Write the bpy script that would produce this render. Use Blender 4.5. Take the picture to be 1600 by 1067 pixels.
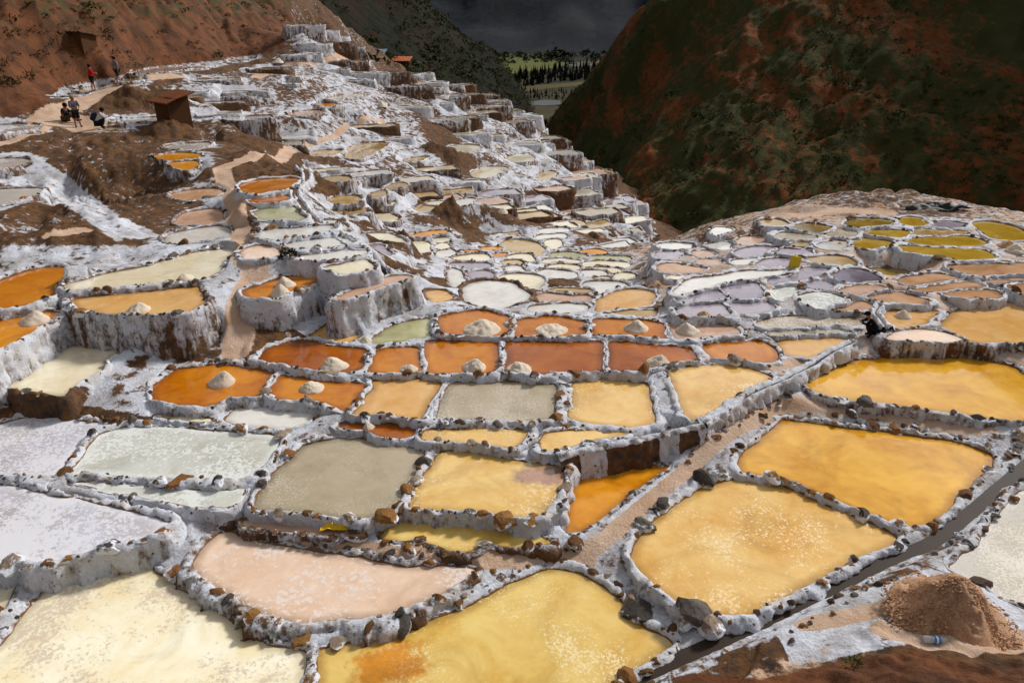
import bpy, bmesh, math, random
import numpy as np
from mathutils import Vector, Matrix
from mathutils.geometry import delaunay_2d_cdt

for o in list(bpy.data.objects): bpy.data.objects.remove(o, do_unlink=True)
scene = bpy.context.scene
COL = scene.collection
random.seed(7); RNG = np.random.default_rng(7)

# ---------------------------------------------------------------- camera
PW, PH, FPX = 1600.0, 1067.0, 1100.0           # photograph size, focal length in its pixels
PITCH, CAMZ = math.radians(25.0), 8.0          # looking down, 8 m above the nearest ponds
cam_d = bpy.data.cameras.new('camera'); cam = bpy.data.objects.new('camera', cam_d); COL.objects.link(cam)
cam_d.sensor_width = 36.0; cam_d.lens = 36.0 * FPX / PW; cam_d.clip_start = 0.1; cam_d.clip_end = 20000
cam.location = (0, 0, CAMZ); cam.rotation_euler = (math.pi / 2 - PITCH, 0, 0)
scene.camera = cam

# ---------------------------------------------------------------- sky and sun (sun behind the right-hand ridge, through thin cloud)
SUN_AZ, SUN_EL = math.radians(50), math.radians(38)     # azimuth right of the view direction (+Y)
world = bpy.data.worlds.new('World'); scene.world = world; world.use_nodes = True
wn, wl = world.node_tree.nodes, world.node_tree.links; wn.clear()
w_out = wn.new('ShaderNodeOutputWorld'); w_bg = wn.new('ShaderNodeBackground'); w_sky = wn.new('ShaderNodeTexSky')
w_sky.sky_type = 'NISHITA'; w_sky.sun_disc = False; w_sky.sun_elevation = SUN_EL; w_sky.sun_rotation = SUN_AZ
w_tc = wn.new('ShaderNodeTexCoord'); w_map = wn.new('ShaderNodeMapping'); w_map.inputs['Scale'].default_value = (1, 1, 2.2)
w_no = wn.new('ShaderNodeTexNoise'); w_no.inputs['Scale'].default_value = 2.3; w_no.inputs['Detail'].default_value = 7; w_no.inputs['Roughness'].default_value = .55
w_rp = wn.new('ShaderNodeValToRGB'); w_rp.color_ramp.elements[0].position = .36; w_rp.color_ramp.elements[1].position = .62
w_rp.color_ramp.elements[0].color = (.35, .35, .35, 1); w_rp.color_ramp.elements[1].color = (.97, .97, .97, 1)
w_mix = wn.new('ShaderNodeMix'); w_mix.data_type = 'RGBA'; w_mix.inputs['B'].default_value = (8, 8, 8, 1)
wl.new(w_tc.outputs['Generated'], w_map.inputs['Vector']); wl.new(w_map.outputs['Vector'], w_no.inputs['Vector'])
wl.new(w_no.outputs['Fac'], w_rp.inputs['Fac']); wl.new(w_rp.outputs['Color'], w_mix.inputs['Factor'])
w_n2 = wn.new('ShaderNodeTexNoise'); w_n2.inputs['Scale'].default_value = 4.5; w_n2.inputs['Detail'].default_value = 8; w_n2.inputs['Roughness'].default_value = .6
w_cl = wn.new('ShaderNodeValToRGB'); w_cl.color_ramp.elements[0].position = .40; w_cl.color_ramp.elements[1].position = .60
w_cl.color_ramp.elements[0].color = (.28, .295, .34, 1); w_cl.color_ramp.elements[1].color = (1, .99, .975, 1)
w_sc = wn.new('ShaderNodeVectorMath'); w_sc.operation = 'SCALE'; w_sc.inputs['Scale'].default_value = 13.0     # grey cloud bellies and bright cloud tops
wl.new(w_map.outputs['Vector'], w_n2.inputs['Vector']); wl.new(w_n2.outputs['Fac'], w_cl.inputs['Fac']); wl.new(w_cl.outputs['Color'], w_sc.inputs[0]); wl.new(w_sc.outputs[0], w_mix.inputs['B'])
# thin cloud glows round the sun it veils
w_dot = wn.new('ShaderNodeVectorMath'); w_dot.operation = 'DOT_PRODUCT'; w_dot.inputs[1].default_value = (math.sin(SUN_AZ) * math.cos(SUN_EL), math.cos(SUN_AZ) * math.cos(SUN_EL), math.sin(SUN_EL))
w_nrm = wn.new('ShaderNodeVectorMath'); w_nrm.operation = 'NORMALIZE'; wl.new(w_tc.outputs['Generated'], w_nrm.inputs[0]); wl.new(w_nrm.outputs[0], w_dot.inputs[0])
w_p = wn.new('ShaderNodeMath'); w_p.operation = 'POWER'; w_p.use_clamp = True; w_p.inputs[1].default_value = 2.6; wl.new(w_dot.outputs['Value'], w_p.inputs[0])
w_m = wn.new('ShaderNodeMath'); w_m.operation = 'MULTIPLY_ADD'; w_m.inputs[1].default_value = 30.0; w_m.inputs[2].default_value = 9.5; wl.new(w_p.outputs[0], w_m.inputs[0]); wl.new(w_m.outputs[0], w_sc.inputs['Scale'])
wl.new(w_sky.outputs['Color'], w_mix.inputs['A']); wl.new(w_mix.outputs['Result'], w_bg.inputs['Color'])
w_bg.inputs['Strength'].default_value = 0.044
wl.new(w_bg.outputs['Background'], w_out.inputs['Surface'])
sun_d = bpy.data.lights.new('sun', 'SUN'); sun = bpy.data.objects.new('sun', sun_d); COL.objects.link(sun)
sun_d.energy = 3.3; sun_d.angle = math.radians(8); sun_d.color = (1.0, .978, .945)
sdir = Vector((math.sin(SUN_AZ) * math.cos(SUN_EL), math.cos(SUN_AZ) * math.cos(SUN_EL), math.sin(SUN_EL)))
sun.rotation_euler = (-sdir).to_track_quat('-Z', 'Y').to_euler()
sun.location = (60, 60, 80)
scene.view_settings.view_transform = 'Standard'; scene.view_settings.look = 'None'
scene.view_settings.exposure = 0.15; scene.view_settings.gamma = 1.0; scene.view_settings.use_curve_mapping = False
scene.cycles.max_bounces = 6; scene.cycles.diffuse_bounces = 3; scene.cycles.glossy_bounces = 3
scene.cycles.caustics_reflective = False; scene.cycles.caustics_refractive = False

# ---------------------------------------------------------------- geometry helpers
CP, SP = math.cos(PITCH), math.sin(PITCH)
def rays(px):
    px = np.asarray(px, float).reshape(-1, 2)
    dx = (px[:, 0] - PW / 2) / FPX; dy = -(px[:, 1] - PH / 2) / FPX
    return np.stack([dx, CP + dy * SP, -SP + dy * CP], 1)
def at_z(px, z):                      # pixel -> point on the level z
    d = rays(px); t = (z - CAMZ) / d[:, 2]
    return d * t[:, None] + np.array([0, 0, CAMZ])
def at_y(px, Y):                      # pixel -> point Y metres ahead
    d = rays(px); t = np.asarray(Y, float) / d[:, 1]
    return d * t[:, None] + np.array([0, 0, CAMZ])
def to_px(p):
    p = np.asarray(p, float).reshape(-1, 3) - np.array([0, 0, CAMZ])
    f = p[:, 1] * CP - p[:, 2] * SP; u = p[:, 1] * SP + p[:, 2] * CP
    return np.stack([PW / 2 + FPX * p[:, 0] / f, PH / 2 - FPX * u / f], 1)

def _hash(ix, iy, iz, seed):
    h = (ix.astype(np.int64) * 374761393 + iy.astype(np.int64) * 668265263 + iz.astype(np.int64) * 1274126177 + seed * 974711) & 0xffffffff
    h = ((h ^ (h >> 13)) * 1274126177) & 0xffffffff
    h = ((h ^ (h >> 16)) * 2246822519) & 0xffffffff
    return ((h ^ (h >> 15)) & 0xffffff) / float(0xffffff)
def vnoise(p, seed=0):                # value noise -1..1 on (N,3) or (N,2)
    p = np.asarray(p, float)
    if p.shape[1] == 2: p = np.column_stack([p, np.full(len(p), .37)])
    i = np.floor(p); f = p - i; f = f * f * (3 - 2 * f)
    ix, iy, iz = i[:, 0], i[:, 1], i[:, 2]
    def c(a, b, d): return _hash(ix + a, iy + b, iz + d, seed)
    x00 = c(0,0,0)*(1-f[:,0]) + c(1,0,0)*f[:,0]; x10 = c(0,1,0)*(1-f[:,0]) + c(1,1,0)*f[:,0]
    x01 = c(0,0,1)*(1-f[:,0]) + c(1,0,1)*f[:,0]; x11 = c(0,1,1)*(1-f[:,0]) + c(1,1,1)*f[:,0]
    y0 = x00*(1-f[:,1]) + x10*f[:,1]; y1 = x01*(1-f[:,1]) + x11*f[:,1]
    return (y0*(1-f[:,2]) + y1*f[:,2]) * 2 - 1
def fbm(p, octaves=4, seed=0, gain=.5):
    p = np.asarray(p, float); a, s = 1.0, np.zeros(len(p)); tot = 0
    for k in range(octaves):
        s += a * vnoise(p * (2.03 ** k) + k * 17.3, seed + k); tot += a; a *= gain
    return s / tot
def smooth(x, a, b):
    t = np.clip((x - a) / (b - a), 0, 1); return t * t * (3 - 2 * t)

def rbf_fit(P, z, lin=True):          # linear-kernel surface through scattered points
    P = np.asarray(P, float); n = len(P)
    A = np.sqrt(((P[:, None] - P[None]) ** 2).sum(2)) + 1e-9
    A -= np.eye(n) * 0.02
    Q = np.column_stack([np.ones(n), P])
    M = np.block([[A, Q], [Q.T, np.zeros((3, 3))]])
    s = np.linalg.lstsq(M, np.concatenate([z, np.zeros(3)]), rcond=None)[0] if n < 50 else np.linalg.solve(M, np.concatenate([z, np.zeros(3)]))
    return P, s
def rbf_eval(fit, X):
    P, s = fit; X = np.asarray(X, float); out = np.empty(len(X)); n = len(P)
    for a in range(0, len(X), 4000):
        x = X[a:a + 4000]
        d = np.sqrt(np.maximum((x ** 2).sum(1)[:, None] + (P ** 2).sum(1)[None] - 2 * x @ P.T, 0))
        out[a:a + 4000] = d @ s[:n] + s[n] + x @ s[n + 1:]
    return out

def poly_sd(P, poly):                 # signed distance to a closed polygon (negative inside)
    P = np.asarray(P, float); poly = np.asarray(poly, float); a = poly; b = np.roll(poly, -1, 0)
    d2 = np.full(len(P), 1e18); ins = np.zeros(len(P), bool)
    for (ax, ay), (bx, by) in zip(a, b):
        ex, ey = bx - ax, by - ay; wx, wy = P[:, 0] - ax, P[:, 1] - ay
        t = np.clip((wx * ex + wy * ey) / (ex * ex + ey * ey + 1e-12), 0, 1)
        d2 = np.minimum(d2, (wx - t * ex) ** 2 + (wy - t * ey) ** 2)
        c = (ay > P[:, 1]) != (by > P[:, 1])
        if ey != 0: ins ^= c & (P[:, 0] < ex * (P[:, 1] - ay) / ey + ax)
    d = np.sqrt(d2); return np.where(ins, -d, d)
def line_dist(P, line):
    P = np.asarray(P, float); d2 = np.full(len(P), 1e18)
    for (ax, ay), (bx, by) in zip(line[:-1], line[1:]):
        ex, ey = bx - ax, by - ay; wx, wy = P[:, 0] - ax, P[:, 1] - ay
        t = np.clip((wx * ex + wy * ey) / (ex * ex + ey * ey + 1e-12), 0, 1)
        d2 = np.minimum(d2, (wx - t * ex) ** 2 + (wy - t * ey) ** 2)
    return np.sqrt(d2)
def spline(pts, closed, step):        # Catmull-Rom, resampled to even steps
    pts = np.asarray(pts, float); n = len(pts); out = []
    segs = n if closed else n - 1
    for i in range(segs):
        if closed: p0, p1, p2, p3 = pts[(i-1) % n], pts[i], pts[(i+1) % n], pts[(i+2) % n]
        else: p0, p1, p2, p3 = pts[max(i-1, 0)], pts[i], pts[i+1], pts[min(i+2, n-1)]
        k = max(2, int(np.linalg.norm(p2 - p1) / step * 2))
        for t in np.arange(k) / k:
            # tension .7 keeps pond corners fairly square
            m1 = (p2 - p0) * .34; m2 = (p3 - p1) * .34
            h = np.array([2*t**3-3*t**2+1, t**3-2*t**2+t, -2*t**3+3*t**2, t**3-t**2])
            out.append(h[0]*p1 + h[1]*m1 + h[2]*p2 + h[3]*m2)
    if not closed: out.append(pts[-1])
    out = np.array(out); q = np.vstack([out, out[:1]]) if closed else out
    L = np.concatenate([[0], np.cumsum(np.linalg.norm(np.diff(q, axis=0), axis=1))])
    m = max(8 if closed else 2, int(round(L[-1] / step)))
    s = np.linspace(0, L[-1], m + 1)[:-1] if closed else np.linspace(0, L[-1], m + 1)
    return np.column_stack([np.interp(s, L, q[:, k]) for k in range(q.shape[1])])
def area2(p): x, y = p[:, 0], p[:, 1]; return .5 * np.sum(x * np.roll(y, -1) - np.roll(x, -1) * y)

# ---------------------------------------------------------------- object helpers
def mesh_from(name, V, F, mat, smooth_shade=True, attrs=None):
    me = bpy.data.meshes.new(name)
    V = np.asarray(V, np.float32)
    if isinstance(F, np.ndarray):
        n, k = F.shape
        me.vertices.add(len(V)); me.vertices.foreach_set('co', V.ravel())
        me.loops.add(n * k); me.loops.foreach_set('vertex_index', F.astype(np.int32).ravel())
        me.polygons.add(n); me.polygons.foreach_set('loop_start', np.arange(0, n * k, k, dtype=np.int32))
        me.update(calc_edges=True)
    else:
        me.from_pydata([tuple(map(float, v)) for v in V], [], F); me.update()
    me.polygons.foreach_set('use_smooth', np.full(len(me.polygons), bool(smooth_shade)))
    for k, a in (attrs or {}).items():
        at = me.attributes.new(k, 'FLOAT', 'POINT'); at.data.foreach_set('value', np.asarray(a, np.float32))
    if mat: me.materials.append(mat)
    return me
def add(name, me, parent=None, loc=None):
    o = bpy.data.objects.new(name, me); COL.objects.link(o)
    if parent: o.parent = parent
    if loc is not None: o.location = loc
    return o
def tag(o, label=None, cat=None, group=None, kind=None):
    if label: o['label'] = label
    if cat: o['category'] = cat
    if group: o['group'] = group
    if kind: o['kind'] = kind
    return o
def empty(name, loc, rz=0):
    e = bpy.data.objects.new(name, None); COL.objects.link(e); e.location = loc; e.rotation_euler = (0, 0, rz)
    e.empty_display_size = .2; return e
def grid_faces(nu, nv, wrap_u=False):
    u = np.arange(nu if wrap_u else nu - 1); v = np.arange(nv - 1)
    U, Vv = np.meshgrid(u, v, indexing='ij'); U2 = (U + 1) % nu
    return np.stack([U * nv + Vv, U2 * nv + Vv, U2 * nv + Vv + 1, U * nv + Vv + 1], -1).reshape(-1, 4)
class MB:                              # collects simple shapes into one mesh
    def __init__(s): s.v = []; s.f = []
    def add(s, V, F):
        b = len(s.v); s.v += [tuple(map(float, v)) for v in V]; s.f += [tuple(int(i) + b for i in f) for f in F]; return s
    def box(s, c, h, rz=0, tilt=0):
        R = Matrix.Rotation(rz, 3, 'Z') @ Matrix.Rotation(tilt, 3, 'X')
        V = [Vector(c) + R @ Vector((x * h[0], y * h[1], z * h[2])) for x in (-1, 1) for y in (-1, 1) for z in (-1, 1)]
        return s.add(V, [(0,1,3,2), (4,6,7,5), (0,4,5,1), (2,3,7,6), (0,2,6,4), (1,5,7,3)])
    def tube(s, P, r, n=8):
        P = [Vector(p) for p in P]; r = r if hasattr(r, '__len__') else [r] * len(P); V = []; F = []
        for i, p in enumerate(P):
            d = (P[min(i+1, len(P)-1)] - P[max(i-1, 0)]).normalized(); q = d.to_track_quat('Z', 'Y')
            V += [p + q @ Vector((math.cos(a) * r[i], math.sin(a) * r[i], 0)) for a in [2*math.pi*k/n for k in range(n)]]
        for i in range(len(P) - 1):
            F += [(i*n+k, i*n+(k+1) % n, (i+1)*n+(k+1) % n, (i+1)*n+k) for k in range(n)]
        F += [tuple(range(n))[::-1], tuple(range((len(P)-1)*n, len(P)*n))]
        return s.add(V, F)
    def build(s, name, mat, parent=None, smooth_shade=False, loc=None):
        return add(name, mesh_from(name, s.v, s.f, mat, smooth_shade), parent, loc)
# ---------------------------------------------------------------- materials
def lin(*c): return tuple(((v / 255 + .055) / 1.055) ** 2.4 if v > 10 else v / 255 / 12.92 for v in c) + (1,)
class NT:
    def __init__(s, name):
        s.m = bpy.data.materials.new(name); s.m.use_nodes = True; s.t = s.m.node_tree; s.n = s.t.nodes
        s.b = s.n['Principled BSDF']; s.pos = s.n.new('ShaderNodeNewGeometry').outputs['Position']
    def new(s, t, **k):
        n = s.n.new(t)
        for a, v in k.items(): setattr(n, a, v)
        return n
    def link(s, a, b): s.t.links.new(a, b)
    def put(s, sock, v):
        if hasattr(v, 'is_linked') or hasattr(v, 'node'): s.link(v, sock)
        else: sock.default_value = v
    def vec(s, scale, rot=(0, 0, 0), src=None):
        n = s.new('ShaderNodeMapping'); s.link(src or s.pos, n.inputs['Vector']); n.inputs['Scale'].default_value = scale; n.inputs['Rotation'].default_value = rot
        return n.outputs['Vector']
    def noise(s, scale, detail=4, rough=.55, vec=None, dist=0):
        n = s.new('ShaderNodeTexNoise'); s.link(vec or s.pos, n.inputs['Vector']); n.inputs['Scale'].default_value = scale
        n.inputs['Detail'].default_value = detail; n.inputs['Roughness'].default_value = rough; n.inputs['Distortion'].default_value = dist
        return n.outputs['Fac']
    def voro(s, scale, vec=None, feature='F1'):
        n = s.new('ShaderNodeTexVoronoi', feature=feature); s.link(vec or s.pos, n.inputs['Vector']); n.inputs['Scale'].default_value = scale
        return n.outputs['Distance']
    def ramp(s, f, a, b, ca=(0, 0, 0, 1), cb=(1, 1, 1, 1)):
        n = s.new('ShaderNodeValToRGB'); s.link(f, n.inputs['Fac']); e = n.color_ramp.elements
        e[0].position, e[1].position, e[0].color, e[1].color = a, b, ca, cb
        return n.outputs['Color']
    def mix(s, f, a, b, blend='MIX'):
        n = s.new('ShaderNodeMix', data_type='RGBA', blend_type=blend)
        s.put(n.inputs['Factor'], f); s.put(n.inputs['A'], a); s.put(n.inputs['B'], b); return n.outputs['Result']
    def math(s, op, a, b=0.0, clamp=False):
        n = s.new('ShaderNodeMath', operation=op, use_clamp=clamp); s.put(n.inputs[0], a); s.put(n.inputs[1], b); return n.outputs[0]
    def attr(s, name): return s.new('ShaderNodeAttribute', attribute_name=name).outputs['Fac']
    def bump(s, h, strength, dist=.02):
        n = s.new('ShaderNodeBump'); s.link(h, n.inputs['Height']); n.inputs['Strength'].default_value = strength; n.inputs['Distance'].default_value = dist
        s.link(n.outputs['Normal'], s.b.inputs['Normal'])
    def done(s, color, rough=.8, spec=.3):
        s.put(s.b.inputs['Base Color'], color); s.put(s.b.inputs['Roughness'], rough); s.b.inputs['Specular IOR Level'].default_value = spec
        return s.m
def plain(name, rgb, rough=.8, spec=.3, var=.25, scale=12):
    m = NT(name); c = lin(*rgb); d = tuple(v * (1 - var) for v in c[:3]) + (1,)
    return m.done(m.mix(m.noise(scale), c, d), rough, spec)

SALT, SALT2 = (.77, .79, .85, 1), (.57, .58, .64, 1)
BROWN, RUST, DARK, TAN, PINK = lin(82, 58, 38), lin(116, 78, 42), lin(56, 45, 37), lin(190, 154, 124), lin(206, 178, 156)

def make_salt_crust():                  # dikes and retaining walls; vertex values: hw = height over water, wt = 0 rim .. 1 foot of wall, dirt
    m = NT('salt_crust')
    streak = m.noise(1.0, 8, .68, m.vec((6, 6, 1.1)))
    patch = m.noise(3.2, 8, .72)
    fine = m.noise(26, 4, .7)
    white = m.mix(m.ramp(fine, .35, .7), SALT2, SALT)
    white = m.mix(m.ramp(m.noise(3.1, 4), .45, .7), white, (.60, .555, .51, 1))
    earth = m.mix(m.ramp(m.noise(9, 4), .35, .65), BROWN, RUST)
    earth = m.mix(m.ramp(m.noise(4, 3), .5, .7), earth, DARK)
    wt = m.math('MULTIPLY', m.attr('wt'), .06)
    f = m.math('ADD', m.math('ADD', m.math('MULTIPLY', streak, .42), m.math('MULTIPLY', patch, .30)), m.math('MULTIPLY', m.noise(1.0, 6, .72, m.vec((1.1, 1.1, .45))), .30))
    f = m.math('ADD', m.math('ADD', f, wt), m.math('MULTIPLY', m.attr('dirt'), .30))
    f = m.ramp(f, .575, .66)
    col = m.mix(f, white, earth)
    # small stones breaking through the crust
    peb = m.ramp(m.voro(9.0), .18, .26, (1, 1, 1, 1), (0, 0, 0, 1))
    peb = m.math('MULTIPLY', peb, m.ramp(m.noise(5, 3), .52, .6))
    col = m.mix(peb, col, RUST)
    # brown tide line at the water's edge
    hw = m.math('ADD', m.attr('hw'), m.math('MULTIPLY', m.noise(11, 3), .03))
    col = m.mix(m.ramp(hw, .030, .052, (1, 1, 1, 1), (0, 0, 0, 1)), col, lin(120, 84, 52))
    h = m.math('ADD', fine, m.math('MULTIPLY', m.noise(75, 3, .7), .5))
    h = m.math('ADD', h, m.math('MULTIPLY', streak, .8)); m.bump(h, 1.0, .03)
    return m.done(col, .72, .35)
MAT_SALT = make_salt_crust()

def make_ground():                      # vertex values: salt, path, soil
    m = NT('terrace_ground')
    streak = m.noise(1.0, 6, .6, m.vec((3.5, 3.5, .8)))
    fine = m.noise(20, 5, .7)
    white = m.mix(m.ramp(fine, .35, .7), SALT2, SALT)
    white = m.mix(m.ramp(m.noise(1.3, 6, .7), .42, .62), white, (.40, .375, .375, 1))
    earth = m.mix(m.ramp(m.noise(2.2, 6, .65), .35, .65), BROWN, RUST)
    earth = m.mix(m.ramp(m.noise(6, 4), .45, .7), earth, DARK)
    path = m.mix(m.ramp(m.noise(1.6, 5), .35, .65), TAN, PINK)
    path = m.mix(m.math('MULTIPLY', m.ramp(m.noise(14, 5, .75), .6, .72), .6), path, lin(150, 112, 82))
    s = m.math('ADD', m.math('MULTIPLY', streak, .9), m.math('ADD', m.attr('salt'), -.45))
    s = m.ramp(m.math('ADD', s, m.math('MULTIPLY', m.math('ADD', fine, -.5), .25)), .46, .56)
    col = m.mix(s, earth, white)
    p = m.math('ADD', m.attr('path'), m.math('MULTIPLY', m.math('ADD', m.noise(5, 7, .72), -.5), 1.5))
    col = m.mix(m.ramp(p, .42, .60), col, path)
    q = m.math('ADD', m.attr('soil'), m.math('MULTIPLY', m.math('ADD', m.noise(6, 6, .7), -.5), .6))
    soil = m.mix(m.ramp(m.noise(9, 6, .7), .35, .65), lin(60, 38, 24), lin(92, 56, 32))
    hill = m.mix(m.ramp(m.noise(.9, 6, .7, m.vec((1, 1, .4), (0, 0, .5))), .42, .6), soil, lin(114, 68, 38))
    hill = m.mix(m.math('MULTIPLY', m.ramp(m.noise(.7, 6, .75), .48, .58), m.attr('green')), hill, lin(62, 62, 30))
    col = m.mix(m.ramp(q, .42, .60), col, hill)
    m.bump(m.math('ADD', m.math('ADD', fine, m.math('MULTIPLY', m.noise(70, 3, .7), .4)), m.math('MULTIPLY', m.noise(6, 5, .65), 1.2)), 1.0, .035)
    return m.done(col, .85, .2)
MAT_GROUND = make_ground()

def deepen(c, k=.90, s=1.12):
    g = sum(c) / 3; return tuple(max(0, min(255, (g + (v - g) * s) * k)) for v in c)
def make_water(name, c1, c2, rough=.05, crust=0.0, crustcol=(226, 222, 214), ripple=.05, scale=.9, flake=9.0, stain=None):
    if name not in ('mud', 'crust', 'greymatte', 'creamcrust', 'cream', 'white', 'silver'): c1, c2 = deepen(c1), deepen(c2, .95)
    m = NT('brine_' + name); big = m.noise(scale, 4, .6, dist=.6)
    col = m.mix(m.ramp(big, .34, .66), lin(*c1), lin(*c2))
    col = m.mix(m.math('MULTIPLY', m.ramp(m.noise(5, 5, .7), .4, .75), .35), col, lin(*[min(255, v * 1.10) for v in c2]))
    dk = tuple(v * .62 for v in lin(*c1)[:3]) + (1,)
    col = m.mix(m.math('MULTIPLY', m.ramp(m.noise(scale * .7, 5, .65, dist=1.2), .52, .72), .55), col, dk)
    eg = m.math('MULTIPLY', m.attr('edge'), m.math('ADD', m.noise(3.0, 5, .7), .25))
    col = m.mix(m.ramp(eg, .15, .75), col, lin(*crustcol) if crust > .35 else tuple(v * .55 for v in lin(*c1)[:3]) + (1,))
    fl = m.noise(flake, 6, .72, m.vec((1, 1, 1), (0, 0, .35))); zone = m.noise(.8, 3)
    cover = m.math('ADD', m.math('MULTIPLY', fl, .7), m.math('MULTIPLY', zone, .5))
    f = m.ramp(cover, .745 - .34 * crust, .785 - .32 * crust) if crust > 0 else None
    r = rough
    if stain:                           # a patch of settled mud or bare red bed: (pixel, level, radii in metres, colour)
        (sx, sy), sz, (rx, ry), sc = stain; c = at_z([(sx, sy)], sz)[0]
        mp = m.new('ShaderNodeMapping'); m.link(m.pos, mp.inputs['Vector']); mp.inputs['Location'].default_value = (-c[0] / rx, -c[1] / ry, 0); mp.inputs['Scale'].default_value = (1 / rx, 1 / ry, 0)
        ln = m.new('ShaderNodeVectorMath', operation='LENGTH'); m.link(mp.outputs['Vector'], ln.inputs[0])
        d = m.math('ADD', ln.outputs['Value'], m.math('MULTIPLY', m.math('ADD', m.noise(3.2, 6, .7), -.5), 1.9))
        stf = m.ramp(d, .55, 1.15, (1, 1, 1, 1), (0, 0, 0, 1)); col = m.mix(stf, col, m.mix(m.ramp(m.noise(2.5, 5, .7), .4, .65), lin(*sc), lin(*[min(255, v * 1.22) for v in sc])))
        if f is not None: f = m.math('MULTIPLY', f, m.math('SUBTRACT', 1.0, m.math('MULTIPLY', stf, .85)))
    if f is not None:
        col = m.mix(m.math('MULTIPLY', f, .85), col, lin(*crustcol)); r = m.math('ADD', m.math('MULTIPLY', f, .45), rough)
        h = m.math('ADD', m.math('MULTIPLY', f, .6), m.math('MULTIPLY', m.noise(40, 4, .7), .5)); m.bump(h, .22 + .5 * crust, .008)
    else:
        m.bump(m.math('ADD', m.noise(7, 3, .5, m.vec((1, 2.2, 1))), m.math('MULTIPLY', m.math('MULTIPLY', m.noise(26, 3, .55, m.vec((1, 2.6, 1), (0, 0, .4))), m.ramp(m.noise(.9, 3), .45, .62)), .7)), ripple * 2.2, .02)
    m.b.inputs['IOR'].default_value = 1.38
    if rough < .3: m.b.inputs['Coat Weight'].default_value = .22 if name in ('orange', 'rust', 'amber', 'apricot', 'peach', 'pink', 'acid') else (1.0 if name in ('golden', 'cream', 'silver', 'white', 'creamcrust') else .7); m.b.inputs['Coat Roughness'].default_value = .02 + rough * .35; m.b.inputs['Coat IOR'].default_value = 1.38
    return m.done(col, r, .5)
WATER = {
 'golden': make_water('golden', (212, 146, 26), (236, 184, 74), .04),
 'yellow': make_water('yellow', (226, 172, 88), (234, 198, 130), .06, .22, (234, 206, 154), flake=18),
 'lemon': make_water('lemon', (222, 176, 82), (232, 204, 128), .12, .24, (234, 214, 160), flake=26),
 'amber': make_water('amber', (205, 128, 22), (226, 160, 52), .05),
 'orange': make_water('orange', (180, 98, 8), (204, 134, 34), .04),
 'rust': make_water('rust', (146, 74, 8), (176, 102, 24), .05),
 'apricot': make_water('apricot', (222, 166, 92), (224, 184, 128), .05),
 'cream': make_water('cream', (226, 208, 168), (238, 226, 198), .05),
 'creamcrust': make_water('creamcrust', (242, 220, 168), (252, 245, 218), .07, .32, (210, 190, 166), flake=17),
 'white': make_water('white', (214, 208, 200), (226, 220, 210), .06),
 'crust': make_water('crust', (182, 172, 168), (196, 194, 206), .18, .52, (224, 222, 226), flake=14),
 'grey': make_water('grey', (176, 162, 132), (186, 170, 146), .16, .30, (200, 188, 172), flake=22),
 'silver': make_water('silver', (184, 180, 164), (206, 206, 196), .10, .38, (226, 228, 222), flake=13),
  'greymatte': make_water('greymatte', (176, 164, 142), (192, 182, 166), .5, .45, (206, 200, 190), flake=20),
 'green': make_water('green', (170, 162, 112), (196, 192, 150), .05),
 'lavender': make_water('lavender', (160, 148, 162), (178, 166, 174), .05),
 'blue': make_water('blue', (104, 94, 108), (142, 130, 140), .04),
 'pink': make_water('pink', (196, 156, 130), (210, 178, 156), .08),
 'peach': make_water('peach', (190, 144, 106), (208, 168, 134), .07),
 'olive': make_water('olive', (136, 108, 34), (160, 134, 62), .04),
 'acid': make_water('acid', (166, 132, 40), (188, 156, 70), .05),
 'tan': make_water('tan', (176, 138, 76), (204, 176, 120), .05),
 'lemon_stain': make_water('lemon_stain', (222, 176, 82), (232, 204, 128), .12, .24, (234, 214, 160), flake=26, stain=((610, 1035), -.1, (.62, .5), (178, 116, 28))),
 'yellow_stain': make_water('yellow_stain', (226, 178, 92), (234, 200, 130), .12, .26, (232, 206, 158), flake=14, stain=((855, 742), .32, (.75, .4), (150, 116, 96))),
 'mud': make_water('mud', (216, 180, 150), (226, 198, 174), .5, .30, (226, 212, 202), flake=11),
}
def make_stone():
    m = NT('stone'); r = m.new('ShaderNodeObjectInfo').outputs['Random']
    n = m.new('ShaderNodeValToRGB'); m.link(r, n.inputs['Fac']); n.color_ramp.interpolation = 'CONSTANT'; e = n.color_ramp.elements
    cols = [(0, (112, 74, 36)), (.2, (140, 92, 38)), (.36, (86, 60, 40)), (.5, (104, 96, 88)), (.62, (150, 104, 48)), (.76, (70, 62, 56)), (.86, (158, 138, 118))]
    e[0].position = 0; e[0].color = lin(*cols[0][1]); e[1].position = cols[1][0]; e[1].color = lin(*cols[1][1])
    for p, c in cols[2:]: x = e.new(p); x.color = lin(*c)
    tc = m.new('ShaderNodeTexCoord').outputs['Object']; v = m.new('ShaderNodeVectorMath', operation='ADD'); m.link(tc, v.inputs[0])
    cmb = m.new('ShaderNodeCombineXYZ'); m.link(m.math('MULTIPLY', r, 57.0), cmb.inputs[0]); m.link(cmb.outputs[0], v.inputs[1]); tv = v.outputs[0]
    dk = m.mix(m.ramp(m.noise(2.2, 6, .7, tv), .35, .7), n.outputs['Color'], m.mix(.55, n.outputs['Color'], (.03, .022, .015, 1)))
    sep = m.new('ShaderNodeSeparateXYZ'); m.link(tc, sep.inputs[0])
    s = m.math('ADD', m.math('MULTIPLY', m.noise(1.6, 5, .7, tv), 1.4), m.math('MULTIPLY', sep.outputs['Z'], -.55))
    s = m.math('ADD', s, m.math('MULTIPLY', m.math('FRACT', m.math('MULTIPLY', r, 7.3)), .35))
    col = m.mix(m.ramp(s, .80, .95), dk, SALT)
    m.bump(m.noise(5, 6, .7, tv), .7, .05)
    return m.done(col, .8, .3)
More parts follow.
